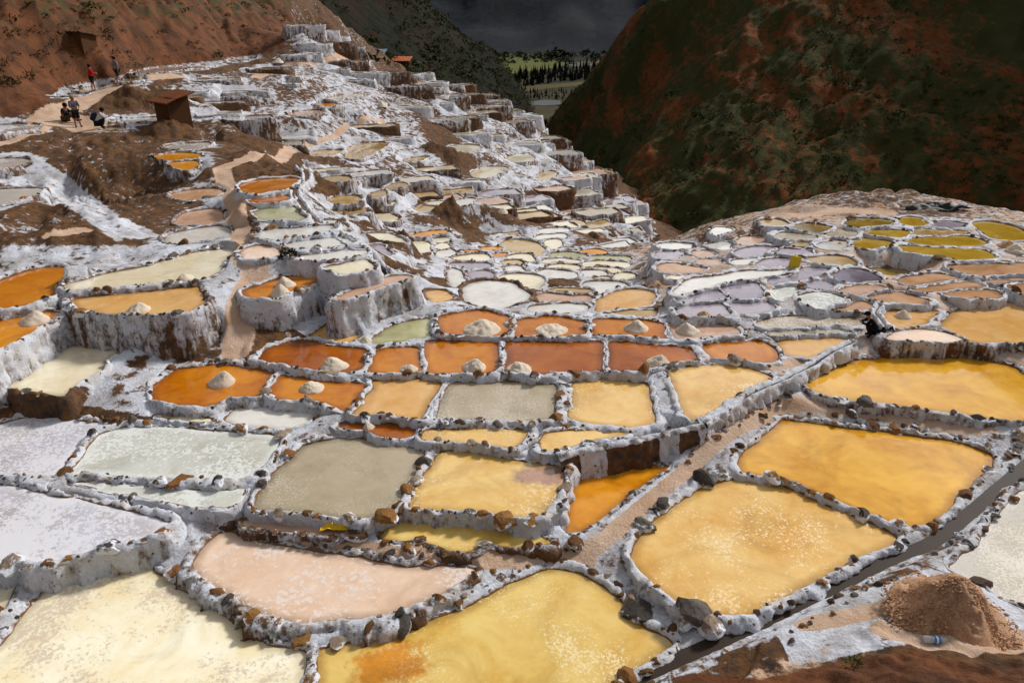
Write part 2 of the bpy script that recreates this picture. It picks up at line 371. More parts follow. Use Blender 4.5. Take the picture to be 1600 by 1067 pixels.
MAT_STONE = make_stone()
def make_pile(name, a, b):
    m = NT(name); g = m.noise(45, 5, .75)
    col = m.mix(m.ramp(g, .35, .68), lin(*a), lin(*b)); col = m.mix(m.math('MULTIPLY', m.ramp(m.noise(6, 4), .5, .7), .5), col, lin(*b))
    m.bump(m.math('ADD', g, m.noise(140, 2)), .9, .02); return m.done(col, .9, .2)
MAT_PILE = make_pile('heaped_salt', (222, 200, 172), (240, 228, 210))
MAT_PILE_TAN = make_pile('raw_salt', (178, 130, 94), (228, 186, 150))
MAT_MUDCH = NT('channel_mud'); MAT_MUDCH = MAT_MUDCH.done(MAT_MUDCH.mix(MAT_MUDCH.noise(3, 4), lin(44, 33, 26), lin(62, 48, 38)), .6, .12)
def make_hill(name, soil1, soil2, green, grey, scale, rot, g0):
    m = NT(name); st = m.vec((1, 1, .35), (0, 0, rot))
    a = m.noise(scale, 7, .68, st); b = m.noise(scale * .5, 7, .66, m.vec((1.7, .45, .5), (0, 0, rot)))
    col = m.mix(m.ramp(a, .38, .64), soil1, soil2)
    col = m.mix(m.ramp(m.noise(scale * 3.3, 6, .7), .5, .72), col, grey)
    g = m.math('ADD', m.math('MULTIPLY', b, .65), m.math('MULTIPLY', m.noise(scale * 4, 5, .7), .4))
    col = m.mix(m.ramp(g, g0, g0 + .07), col, green)
    sp = m.ramp(m.voro(scale * 7), .10, .16, (1, 1, 1, 1), (0, 0, 0, 1)); sp = m.math('MULTIPLY', sp, m.ramp(m.noise(scale * 1.1, 3), .60, .68))
    col = m.mix(sp, col, grey if scale < .01 else lin(128, 120, 110))
    m.bump(m.noise(scale * 6, 8, .75), 1.0, .5 / max(scale, .2) * .45); return m.done(col, .95, .1)
MAT_RHILL = make_hill('red_scrub_slope', lin(128, 66, 34), lin(152, 88, 48), lin(72, 74, 38), lin(112, 94, 68), .22, .7, .455)
MAT_GHILL = make_hill('green_scrub_slope', lin(52, 37, 24), lin(47, 41, 25), lin(33, 35, 21), lin(52, 38, 28), .16, -.6, .45)
MAT_MOUNT = make_hill('far_mountain_scrub', lin(32, 36, 44), lin(44, 46, 46), lin(26, 31, 38), lin(38, 40, 44), .008, .3, .5)
# ---------------------------------------------------------------- the ponds, traced from the photograph, each with its own level
PONDS = []
def P(label, mat, z, pts, st=.5, dirt=.2, group=None, w=1.0, kb=.3):
    PONDS.append(dict(kb=kb, label=label, mat=mat, z=z, px=np.array(pts, float), st=st, dirt=dirt, group=group, w=w))
# foreground
P('large cream pond with flaking salt crust in the bottom left corner', 'creamcrust', -.1, [(-60,1030),(0,1003),(38,957),(76,917),(130,886),(180,877),(230,884),(272,910),(330,948),(375,985),(420,1005),(470,1013),(482,1020),(478,1067),(478,1130),(-60,1130)], .8, .1, w=1.25)
P('large yellow pond with an orange stain at the bottom edge, below the curved stone dike', 'lemon_stain', -.1, [(500,1016),(560,1001),(612,991),(662,973),(720,950),(770,926),(800,910),(830,897),(862,890),(905,893),(950,916),(982,946),(1003,972),(1040,992),(1050,1008),(1008,1036),(975,1056),(955,1070),(900,1130),(497,1130),(497,1060)], .9, .1, w=1.25)
P('dry pink mud pan behind the curved dike in the foreground', 'mud', 0.02, [(296,883),(322,848),(352,829),(400,842),(470,856),(560,868),(640,884),(700,884),(745,886),(738,900),(700,924),(650,948),(600,963),(540,969),(480,976),(432,970),(400,958),(370,940),(340,924),(312,905)], .5, .3)
P('narrow yellow pond beside the rubble bank, below the cream-yellow pond', 'lemon', .12, [(592,838),(622,813),(700,816),(760,823),(830,832),(862,845),(856,852),(800,855),(762,850),(726,864),(690,858),(650,846),(605,845)], .7, .5)
P('deep orange pond under the brown striped retaining wall', 'amber', .05, [(906,732),(936,723),(1000,725),(1045,729),(1012,755),(986,775),(956,795),(931,820),(902,832),(884,829),(881,800),(890,775),(900,753)], .5, .3)
P('large pale orange pond beside the dark channel at right', 'yellow', .1, [(1116,753),(1150,749),(1200,753),(1260,776),(1330,806),(1398,838),(1394,854),(1330,880),(1262,914),(1202,948),(1150,963),(1118,962),(1088,957),(1060,946),(1030,924),(1008,901),(986,872),(990,850),(1012,820),(1050,790),(1088,766)], .4, .1, w=1.2)
P('large golden pond reflecting clouds, second from the right edge', 'golden', .15, [(1153,718),(1190,681),(1214,660),(1236,656),(1330,668),(1430,681),(1500,692),(1545,707),(1550,720),(1544,736),(1505,768),(1480,800),(1456,822),(1420,827),(1380,815),(1330,795),(1270,770),(1210,750),(1162,740)], .6, .2, w=1.1)
P('golden pond with sun glitter at the right edge under a white wall', 'golden', .45, [(1278,600),(1310,580),(1360,560),(1412,551),(1480,553),(1530,561),(1578,573),(1590,590),(1592,630),(1588,644),(1540,645),(1460,640),(1400,631),(1340,625),(1292,613)], .6, .3, w=1.1)
P('grey-white crusted pond cut by the right edge, beside the dark channel', 'greymatte', .25, [(1478,886),(1498,868),(1540,830),(1566,800),(1582,776),(1605,758),(1660,730),(1760,860),(1700,990),(1640,962),(1592,944),(1560,934),(1530,915),(1500,904)], .5, .2)
P('yellow pond at the right edge above the white wall', 'apricot', .75, [(1464,508),(1481,490),(1520,473),(1560,471),(1620,476),(1680,500),(1650,538),(1600,533),(1560,539),(1510,534),(1482,521)], .3, .3)
P('small orange pond holding a white salt pile near the crouching person', 'apricot', .8, [(1386,491),(1402,485),(1464,485),(1454,497),(1436,507),(1420,512),(1402,514),(1391,505)], .2, .2)
P('dry pink pan behind the white wall at right', 'mud', .82, [(1382,524),(1410,516),(1432,514),(1480,519),(1507,530),(1480,535),(1420,534),(1386,532)], .2, .3)
P('pale yellow rounded pond left of the winding channel dike', 'yellow', .58, [(1041,577),(1080,571),(1130,569),(1165,573),(1198,585),(1208,592),(1180,609),(1150,624),(1110,648),(1080,656),(1066,640),(1051,610),(1044,590)], .15, .1, w=1.1)
P('yellow square pond left of the broad white salt wall', 'yellow', .46, [(891,620),(896,602),(906,594),(950,591),(1008,600),(1014,615),(1019,635),(1029,655),(1024,664),(980,669),(930,665),(892,655),(888,643)], .2, .1, w=1.2)
P('grey-beige flaky pond left of the yellow square pond', 'grey', .5, [(700,606),(720,598),(790,598),(860,599),(873,605),(869,630),(864,654),(840,659),(760,660),(700,655),(680,654),(686,630)], .6, .15)
P('smooth apricot pond right of the dark orange pond with a pile', 'apricot', .52, [(581,594),(640,591),(688,599),(689,606),(674,630),(662,654),(654,659),(600,652),(552,649),(561,635),(580,606)], .6, .15)
P('dark orange pond with a round salt pile on its left half', 'orange', .52, [(441,586),(480,591),(540,596),(571,598),(569,610),(555,630),(541,644),(525,639),(510,634),(480,627),(440,624),(417,619),(426,600)], .5, .15)
P('orange pond with a salt pile at the foot of the sandy trail', 'orange', .52, [(280,576),(330,571),(380,574),(434,581),(429,595),(411,614),(400,621),(370,622),(330,634),(280,634),(238,627),(252,605),(266,588)], .4, .2)
P('rust-red pond curving below the dark earth slope', 'rust', .6, [(407,562),(426,546),(450,534),(500,534),(540,543),(575,551),(571,565),(559,579),(520,584),(470,579),(430,569)], .5, .15)
P('small ochre pond between two stone dikes in the second row', 'orange', .6, [(587,549),(610,544),(654,543),(656,560),(654,584),(600,584),(572,582),(579,565)], .7, .1)
P('ochre pond with a salt pile at its lower right corner', 'orange', .6, [(664,534),(720,533),(781,534),(779,555),(771,584),(720,586),(664,586),(663,560)], .7, .1)
P('widest rust-orange pond in the middle of the second row', 'rust', .6, [(796,534),(850,534),(934,534),(943,550),(942,579),(900,582),(830,586),(787,584),(789,560)], .6, .1)
P('rust-orange pond with a pile beside the pale rounded pond', 'rust', .62, [(950,536),(1000,536),(1074,544),(1084,555),(1090,564),(1060,569),(1040,574),(1000,581),(956,581),(953,555)], .6, .1)
P('orange rippled pond in the second row, left of the mud spit', 'orange', .62, [(1104,539),(1150,534),(1194,533),(1213,545),(1219,555),(1190,570),(1160,567),(1116,561)], .5, .1)
P('orange pond just left of the channel head and crouching person', 'apricot', .62, [(1213,533),(1250,528),(1308,526),(1330,531),(1322,540),(1290,549),(1260,556),(1232,555)], .4, .1)
P('orange pond with the widest salt pile in the third row', 'orange', .66, [(685,494),(730,492),(794,496),(797,510),(796,527),(740,527),(691,524),(682,510)], .6, .1)
P('orange pond with a low submerged pile in the third row', 'orange', .66, [(807,501),(860,501),(913,503),(912,524),(860,526),(805,526)], .6, .1)
P('orange pond with a pointed pile right of centre in the third row', 'orange', .66, [(924,501),(970,501),(1034,506),(1038,520),(1038,529),(985,526),(927,521)], .6, .1)
P('reddish pond with a pile at the right end of the third row', 'pink', .68, [(1045,504),(1090,503),(1140,508),(1153,515),(1153,524),(1120,526),(1060,529),(1049,520)], .5, .1)
P('pale green pond at the foot of the fluted white wall', 'green', .6, [(579,530),(592,520),(630,504),(671,498),(672,510),(669,527),(625,531),(592,536)], .5, .1)
P('small orange pond in the corner below the white walls', 'apricot', .6, [(485,525),(506,511),(530,503),(554,504),(559,515),(561,529),(545,537),(520,539),(501,533)], .4, .1)
P('yellow pond under the white cascade in the centre', 'apricot', .3, [(929,487),(942,471),(965,463),(1010,459),(1015,477),(980,482),(942,489)], .3, .1)
P('thin brown pond strip below the central yellow pond', 'tan', .55, [(938,495),(990,488),(1028,485),(1026,494),(1000,496),(952,496)], .3, .1)
LV = 'lavender ponds right of the white cascade'
P('lavender pond nearest the white cascade', 'lavender', .9, [(1060,467),(1090,456),(1117,451),(1138,467),(1100,472),(1065,474)], .4, .1, LV)
P('deep violet pond beside the lavender pond, rounded at its right', 'lavender', .9, [(1127,450),(1174,442),(1189,449),(1196,464),(1170,469),(1146,467)], .4, .1, LV)
P('lavender pond with a tan pile on its near dike', 'lavender', .85, [(1062,479),(1100,476),(1129,475),(1142,492),(1110,496),(1062,495)], .3, .1, LV)
P('small lavender pond with a sand pile at its corner', 'lavender', .85, [(1137,475),(1175,471),(1203,471),(1212,484),(1190,491),(1152,491)], .3, .1, LV)
P('long pale curved pond above the lavender ponds', 'white', .95, [(1054,455),(1076,441),(1120,434),(1180,426),(1238,421),(1233,431),(1180,437),(1120,446),(1062,461)], .3, .1)
P('long grey pond left of the crouching person', 'grey', .75, [(1203,496),(1250,493),(1330,496),(1351,503),(1338,509),(1270,511),(1203,514),(1186,505)], .3, .1)
P('thin grey strip pond in front of the crouching person', 'grey', .72, [(1204,520),(1260,517),(1338,515),(1334,519),(1300,521),(1212,525)], .3, .1)
# left foreground
P('white crusted pond at the left edge in front of the boulder wall', 'crust', .32, [(-60,752),(0,756),(60,766),(130,781),(200,796),(258,810),(268,815),(250,825),(240,840),(215,850),(150,861),(80,879),(0,879),(-60,879)], .7, .1, w=1.2)
P('small cream pond at the left edge beside the red scrap', 'cream', -.02, [(-60,897),(0,896),(38,896),(24,925),(13,948),(0,953),(-60,956)], .4, .1, w=1.2)
P('large silvery rippled pond in the left foreground', 'silver', .36, [(162,676),(200,666),(270,666),(350,673),(420,679),(438,686),(429,705),(410,734),(390,748),(340,751),(260,747),(180,744),(108,741),(117,725),(137,698)], .8, .15)
P('narrow pale strip pond below the silvery pond', 'silver', .34, [(108,753),(180,756),(260,761),(340,766),(383,766),(369,788),(350,795),(310,793),(260,784),(200,774),(142,764)], .6, .1)
P('lavender-white crusted pond at the left edge below the dark bank', 'crust', .36, [(-60,668),(0,661),(40,651),(100,653),(162,661),(144,680),(119,700),(104,720),(93,741),(50,744),(0,744),(-60,744)], .7, .1)
P('small white cloudy pond below the orange pond with the round pile', 'white', .36, [(353,655),(371,633),(400,633),(440,638),(497,645),(484,659),(460,671),(420,671),(382,667)], .5, .1)
P('tiny cream strip pond between the dark bank and the white cloudy pond', 'cream', .42, [(244,647),(290,649),(333,651),(331,658),(290,656),(254,652)], .6, .2)
P('small rust strip pond with half a salt pile behind the grey pond', 'rust', .42, [(532,661),(570,661),(638,663),(646,668),(639,684),(600,682),(561,674),(528,672)], .5, .1)
P('pale yellow strip pond below the grey-beige flaky pond', 'yellow', .46, [(660,673),(700,669),(770,669),(824,673),(819,689),(800,699),(740,694),(690,689),(658,687)], .6, .1)
P('small yellow pond above the brown striped retaining wall', 'yellow', .48, [(845,690),(857,676),(890,671),(940,673),(980,677),(968,684),(930,689),(880,702),(848,704)], .4, .15)
P('large grey-green pond in the centre foreground', 'grey', .32, [(487,691),(530,685),(580,689),(640,698),(668,704),(659,730),(640,760),(624,790),(609,804),(560,814),(520,809),(450,802),(394,796),(407,770),(426,745),(446,720),(466,700)], .8, .15)
P('large cream-yellow pond with a brown corner, right of the grey-green pond', 'yellow_stain', .32, [(692,706),(730,706),(800,716),(870,728),(885,736),(879,760),(864,785),(844,809),(820,814),(760,807),(700,801),(642,796),(642,780),(656,750),(676,725)], .8, .15)
P('shallow pink strip with a yellow cloth at its end', 'pink', .18, [(378,813),(420,808),(480,816),(538,826),(543,834),(520,839),(450,831),(384,824)], .6, .4)
P('large pond with a white cloud reflection above the dark bank at left', 'cream', .78, [(12,606),(46,580),(81,556),(112,541),(150,541),(187,544),(174,560),(150,575),(130,594),(114,609),(103,623),(60,617)], .5, .1)
P('tan pond with a small pile on top of the tall left wall', 'apricot', 1.6, [(112,470),(150,463),(200,459),(260,453),(306,448),(301,465),(291,489),(250,492),(200,493),(150,492),(131,484),(115,477)], .6, .3)
P('long bright pond sweeping below the dark stone wall at left', 'cream', 1.68, [(105,451),(107,444),(150,438),(220,426),(290,406),(352,392),(354,399),(330,424),(314,439),(260,444),(200,449),(132,456)], .7, .25, kb=3.0)
P('orange pond at the left edge under the dark stone wall', 'orange', 1.6, [(-60,474),(0,451),(45,431),(77,425),(82,440),(88,461),(60,474),(0,486),(-60,494)], .5, .2, kb=3.0)
P('amber pond with a white pile at the left edge', 'amber', 1.45, [(-60,508),(0,499),(60,491),(100,488),(79,505),(40,529),(0,551),(-60,578)], .5, .15)
# middle left
P('ochre pond with twin sand piles beside the sandy trail', 'orange', 1.5, [(402,461),(426,441),(441,433),(500,426),(510,429),(489,445),(459,461),(430,467)], .4, .15, kb=2.0)
P('pinkish pond above the fluted white wall', 'pink', 1.5, [(517,470),(546,456),(580,439),(610,432),(638,433),(641,438),(600,450),(560,464),(531,471)], .4, .15, kb=2.0)
G = 'striped white ponds stepping beside the winding channel'
P('uppermost greenish pond beside the winding channel', 'green', 2.1, [(400,333),(408,327),(440,323),(459,323),(469,335),(473,344),(430,341)], .3, .1, G)
P('white pond strip below the greenish pond beside the winding channel', 'white', 1.98, [(412,370),(432,361),(500,356),(513,362),(480,371),(430,377)], .9, .1, G)
P('middle white pond strip in the stack beside the winding channel', 'white', 1.93, [(439,385),(462,378),(520,373),(542,380),(510,387),(461,392)], .9, .1, G)
P('mauve and white pond strip, third in the stack beside the winding channel', 'white', 1.9, [(458,400),(520,394),(558,391),(568,398),(540,404),(481,409)], .9, .1, G)
P('cream pond at the bottom of the stack beside the winding channel', 'cream', 1.86, [(503,418),(531,413),(570,406),(579,411),(591,420),(560,427),(531,431)], .7, .1, G)
P('pink pan with a bush at the head of the trail', 'mud', 1.9, [(385,392),(408,384),(430,388),(444,398),(425,404),(398,404)], .3, .2)
P('orange pond with a dark divider above the trail bend', 'orange', 2.3, [(390,293),(406,285),(449,282),(453,286),(446,295),(392,307)], .4, .1)
P('dark orange strip pond below the orange pond at the trail bend', 'orange', 2.22, [(392,313),(444,307),(450,316),(402,321)], .3, .1)
SM = 'small pale ponds on the middle slope'
SL = 'small pale salt pond on the middle slope left of centre'
for mat, z, pts in [
 ('cream', 1.5, [(504,346),(525,347),(534,357),(520,361),(509,355)]), ('tan', 1.4, [(517,318),(531,310),(550,309),(563,321),(540,323)]), ('tan', 1.25, [(519,330),(574,326),(569,333),(536,336)]),
 ('tan', 1.8, [(506,280),(538,277),(543,283),(516,284)]), ('tan', .8, [(581,303),(604,298),(600,309),(586,311)]), ('tan', .8, [(602,295),(625,287),(631,290),(611,297)]),
 ('cream', .45, [(586,320),(617,315),(611,322),(589,324)]), ('cream', .2, [(586,333),(606,331),(615,345),(596,345)]), ('tan', 0, [(651,325),(665,322),(678,324),(662,331)]),
 ('cream', -.1, [(671,318),(699,315),(704,320),(690,324),(674,322)]), ('white', -.2, [(711,316),(734,311),(727,320),(716,323)]), ('cream', .9, [(574,367),(600,366),(620,374),(628,380),(610,379),(590,373)]),
 ('lavender', 1.0, [(580,385),(590,384),(605,398),(600,402),(588,394)])]:
    P(SL, mat, z, pts, .25, .35, SM, kb=1.0)
SM2 = 'little bright ponds crowded in the hollow at centre'
SL2 = 'little bright pond in the crowded hollow at the centre'
P('yellow pond at the head of the central hollow, under a brown cliff', 'amber', -.2, [(646,368),(694,361),(697,366),(651,371)], .4, .3, SM2)
P('large smooth white oval pond at centre, behind the third row', 'white', .35, [(735,460),(746,446),(790,443),(820,453),(831,465),(814,472),(770,475),(737,471)], .2, .6)
P('cream pond behind the white oval pond, left of the brown mound', 'cream', 0, [(786,433),(810,431),(839,436),(837,452),(815,449),(792,440)], .2, .2)
P('cream pond holding a brown cliff foot beside the yellow-edged corner pond', 'apricot', .5, [(670,458),(690,457),(700,466),(680,471)], .2, .5)
for mat, z, pts in [
 ('cream', -.3, [(647,377),(665,379),(671,392),(656,394)]), ('cream', -.3, [(674,374),(696,372),(697,378),(679,379)]), ('cream', -.3, [(681,383),(699,381),(703,387),(687,390)]), ('white', -.3, [(686,394),(704,391),(716,399),(695,401)]),
 ('cream', -.2, [(715,402),(758,398),(760,405),(727,409)]), ('lavender', -.1, [(709,412),(755,413),(761,418),(736,423)]), ('white', 0, [(704,421),(719,426),(725,440),(713,448)]), ('lavender', 0, [(734,426),(758,424),(766,437),(744,440)]),
 ('amber', -.6, [(718,394),(742,393),(740,397),(722,399)]), ('amber', -.7, [(757,388),(779,387),(776,391),(758,391)]),('amber', -.7, [(763,399),(786,396),(784,400),(768,403)]),
 ('tan', -1.1, [(802,379),(844,381),(838,399),(804,393)]), ('cream', -.7, [(796,402),(826,398),(832,408),(815,411)]), ('tan', -.6, [(784,410),(813,407),(816,417),(796,416)]), ('white', -.3, [(795,418),(812,417),(818,428),(800,429)]),
 ('white', -1.4, [(851,360),(881,357),(881,363),(849,365)]), ('white', -1.35, [(848,368),(879,366),(878,372),(846,373)]), ('cream', -1.3, [(855,378),(870,375),(868,388),(856,389)]),
 ('green', -1.2, [(871,397),(914,398),(911,403),(871,403)]), ('cream', -1.05, [(854,407),(907,407),(904,412),(859,412)]), ('cream', -.9, [(866,417),(904,415),(901,423),(861,422)]), ('white', -.7, [(837,429),(861,424),(898,426),(894,433),(849,433)]),
 ('green', -1.3, [(923,400),(977,403),(975,407),(921,406)]), ('cream', -1.15, [(916,410),(972,412),(967,417),(913,416)]), ('cream', -1, [(911,420),(925,420),(964,421),(960,426),(945,427)]), ('white', -.85, [(909,424),(940,423),(943,430),(913,432)]),
 ('cream', -.6, [(926,436),(954,434),(947,439),(926,440)]), ('cream', -.6, [(963,430),(989,428),(989,436),(963,437)]), ('white', -.3, [(914,455),(926,445),(966,445),(966,455),(931,461)]), ('amber', -1.3, [(909,393),(934,391),(946,395),(926,398)]),
 ('tan', -.05, [(858,455),(920,452),(925,458),(880,460)]), ('pink', .1, [(838,462),(860,460),(915,465),(912,470),(860,473),(835,474)]), ('white', .35, [(840,480),(912,477),(912,486),(845,487)])]:
    P(SL2, mat, z, pts, .35, .3, SM2)
# right terrace
RG = 'pale ponds at the left end of the right-hand terrace'
for mat, z, pts in [
 ('white', .5, [(1029,383),(1081,381),(1081,387),(1050,391),(1031,389)]), ('lavender', .5, [(1031,394),(1059,391),(1066,395),(1057,403),(1036,402)]), ('white', .7, [(1104,383),(1130,377),(1146,381),(1130,391),(1107,388)]),
 ('pink', .65, [(1082,393),(1100,391),(1113,398),(1091,401)]), ('pink', .65, [(1086,411),(1110,407),(1128,409),(1119,415),(1096,415)]), ('cream', .6, [(1041,433),(1075,431),(1103,433),(1062,438)]),
 ('white', .9, [(1111,364),(1125,357),(1138,359),(1130,366),(1116,370)]), ('pink', .8, [(1150,376),(1180,368),(1205,372),(1190,380),(1160,382)]), ('lavender', .85, [(1152,397),(1180,388),(1215,385),(1235,390),(1200,397),(1165,402)]),
 ('white', .85, [(1145,408),(1170,403),(1187,404),(1178,411),(1150,413)])]:
    P('pale pond at the left end of the right-hand terrace', mat, z, pts, .35, .2, RG)
P('peach pond behind the white cascade, wide and flat', 'peach', .62, [(1034,420),(1046,415),(1080,417),(1107,420),(1085,426),(1037,427)], .3, .1)
P('violet pond beside the yellow jerrycan', 'lavender', .95, [(1182,413),(1192,405),(1228,404),(1231,415),(1202,419)], .4, .1)
P('long mauve pond in front of the yellow jerrycan', 'lavender', .95, [(1203,440),(1226,428),(1265,419),(1296,421),(1280,429),(1240,439),(1207,445)], .5, .1)
P('dark blue pond below the sunken olive pond', 'blue', 1.0, [(1299,430),(1316,423),(1340,423),(1372,438),(1350,439),(1316,441)], .5, .1)
P('sunken olive pond with a dark curved wall', 'olive', 0.6, [(1352,421),(1400,420),(1432,427),(1400,433),(1382,433)], .3, .5, kb=2.5)
P('small mauve pond between the dark blue and silver ponds', 'lavender', .95, [(1254,445),(1280,438),(1303,443),(1299,448),(1271,452)], .5, .1)
P('rippled grey pond left of the small fluted wall', 'silver', .9, [(1207,455),(1230,449),(1254,451),(1263,458),(1230,465),(1213,471)], .4, .1)
P('silver rippled diamond pond beside the small fluted wall', 'silver', .95, [(1246,463),(1280,456),(1318,466),(1300,476),(1281,484),(1267,479)], .5, .1)
PK = 'pinkish ponds on the right-hand terrace'
for mat, z, pts in [
 ('pink', .98, [(1309,455),(1350,447),(1384,449),(1388,452),(1345,462),(1331,460)]), ('peach', 1.02, [(1407,440),(1440,433),(1470,431),(1498,436),(1460,441),(1426,446)]), ('peach', 1.0, [(1422,452),(1480,445),(1510,441),(1538,448),(1500,452),(1441,457)]),
 ('peach', .92, [(1353,464),(1386,457),(1410,457),(1452,470),(1430,476),(1371,472)]), ('peach', .88, [(1293,486),(1321,476),(1341,469),(1362,478),(1330,487)]), ('peach', .98, [(1472,458),(1511,454),(1550,454),(1568,465),(1510,469),(1486,465)]),
 ('peach', 1.05, [(1492,419),(1600,417),(1660,418),(1660,430),(1560,432),(1522,433)]), ('peach', 1.0, [(1573,448),(1660,437),(1660,470),(1596,463)]), ('pink', 1.02, [(1540,441),(1600,434),(1600,438),(1560,445)])]:
    P('flat pinkish pond among the right-hand terrace dikes', mat, z, pts, .5, .1, PK)
P('tan pond behind the yellow jerrycan', 'tan', 1.0, [(1264,405),(1290,402),(1324,403),(1337,411),(1315,415),(1281,412)], .3, .1)
OL = 'olive and grey ponds on the brow of the right-hand terrace'
for mat, z, pts in [
 ('tan', 1.1, [(1190,347),(1215,345),(1229,350),(1222,354),(1200,355)]), ('olive', 1.1, [(1235,357),(1261,352),(1301,356),(1280,365),(1241,360)]), ('grey', 1.05, [(1208,370),(1226,364),(1271,368),(1268,374),(1231,376)]), ('tan', 1.02, [(1232,382),(1250,377),(1266,380),(1255,385),(1234,385)]),
 ('olive', 1.15, [(1327,353),(1351,344),(1393,346),(1375,352),(1341,357)]), ('grey', 1.1, [(1288,367),(1311,359),(1338,362),(1333,371),(1301,371)]), ('white', 1.05, [(1283,384),(1306,375),(1323,378),(1321,383),(1301,389)]), ('lavender', 1.0, [(1205,395),(1225,388),(1255,391),(1262,396),(1235,399)])]:
    P('muted olive or grey pond on the brow of the right-hand terrace', mat, z, pts, .3, .2, OL)
P('small acid yellow pond under the terrace brow, beside a tan mound', 'acid', 1.15, [(1409,348),(1421,342),(1435,342),(1446,350),(1430,353)], .2, .2)
P('upper of the two mustard ponds with rounded left ends', 'acid', 1.1, [(1352,366),(1366,360),(1416,362),(1418,366),(1395,372),(1357,370)], .3, .1)
P('lower of the two mustard ponds with rounded left ends', 'acid', 1.05, [(1338,379),(1351,373),(1391,377),(1384,384),(1356,391),(1342,387)], .3, .1)
P('thin tan strip pond above the mustard oval', 'tan', 1.12, [(1429,362),(1442,360),(1507,363),(1498,366),(1432,367)], .3, .1)
P('mustard half of the big oval, upper', 'acid', 1.1, [(1421,378),(1451,372),(1500,369),(1523,373),(1528,381),(1500,384),(1441,381)], .4, .1)
P('mustard half of the big oval, lower', 'acid', 1.08, [(1406,386),(1440,387),(1500,390),(1532,392),(1538,400),(1500,405),(1441,401),(1413,395)], .4, .1)
P('pale lilac pond beside the stone ridge on the brow', 'lavender', 1.15, [(1459,353),(1476,347),(1498,350),(1488,356),(1467,356)], .2, .1)
P('yellow-green pond at the far right end of the brow', 'acid', 1.15, [(1532,352),(1550,350),(1575,355),(1600,367),(1640,374),(1600,374),(1561,373),(1542,362)], .2, .1)
# upper left
UG = 'scattered ponds on the steep left slope'
for mat, z, pts in [
 ('amber', None, [(254,244),(280,241),(301,243),(300,248),(276,250)]), ('amber', None, [(276,255),(302,254),(298,262),(290,266),(280,262)]), ('white', None, [(270,232),(277,228),(316,225),(311,230),(290,234)]),
 ('white', None, [(182,190),(200,187),(240,185),(243,188),(225,191),(191,193)]), ('tan', None, [(167,200),(194,199),(191,203),(171,203)]), ('peach', None, [(280,306),(291,301),(329,298),(333,305),(310,312),(291,311)]),
 ('pink', None, [(294,340),(301,334),(329,331),(338,345),(320,350),(292,349)]), ('white', None, [(278,368),(301,363),(338,358),(340,369),(310,376),(279,377)]), ('white', None, [(-20,252),(24,251),(28,257),(-20,266)]), ('white', None, [(-20,302),(46,298),(38,306),(-20,322)]),
 ('tan', None, [(102,143),(150,136),(163,138),(140,144)]), ('white', None, [(84,150),(130,147),(124,150),(87,152)]), ('white', None, [(198,117),(250,106),(330,101),(333,103),(300,108),(231,116)]), ('tan', None, [(197,122),(224,121),(214,127),(192,128)]),
 ('white', None, [(363,93),(389,91),(390,94),(367,96)]), ('white', None, [(-20,198),(44,196),(38,203),(-20,211)])]:
    P('small pond on the steep slope below the people at upper left', mat, z, pts, .15, .35, UG, kb=1.6)
FG = 'larger ponds on the far white slope'
for mat, z, pts in [
 ('tan', None, [(547,240),(566,226),(597,225),(589,232),(570,242),(552,249)]), ('tan', None, [(487,243),(501,237),(529,236),(514,243)]), ('tan', None, [(634,253),(650,247),(665,246),(650,253)]), ('amber', None, [(499,165),(501,161),(519,161),(526,165),(510,167)]),
 ('pink', None, [(457,180),(471,175),(494,173),(499,176),(475,181)]), ('white', None, [(450,120),(475,117),(478,120),(465,123)]), ('cream', None, [(445,128),(469,126),(467,131),(449,132)]), ('tan', None, [(507,156),(541,149),(568,146),(550,152),(521,157)]), ('white', None, [(609,195),(634,191),(631,196),(613,199)]),
 ('cream', None, [(703,232),(725,228),(742,229),(730,238),(705,241)]), ('cream', None, [(748,270),(765,263),(785,263),(770,272),(752,278)]), ('cream', None, [(798,247),(820,242),(828,250),(806,254)]), ('tan', None, [(846,272),(862,269),(860,280),(845,281)])]:
    P('broader flat-topped pond with a tall wall on the far white slope', mat, z, pts, .1, .3, FG, kb=1.2)

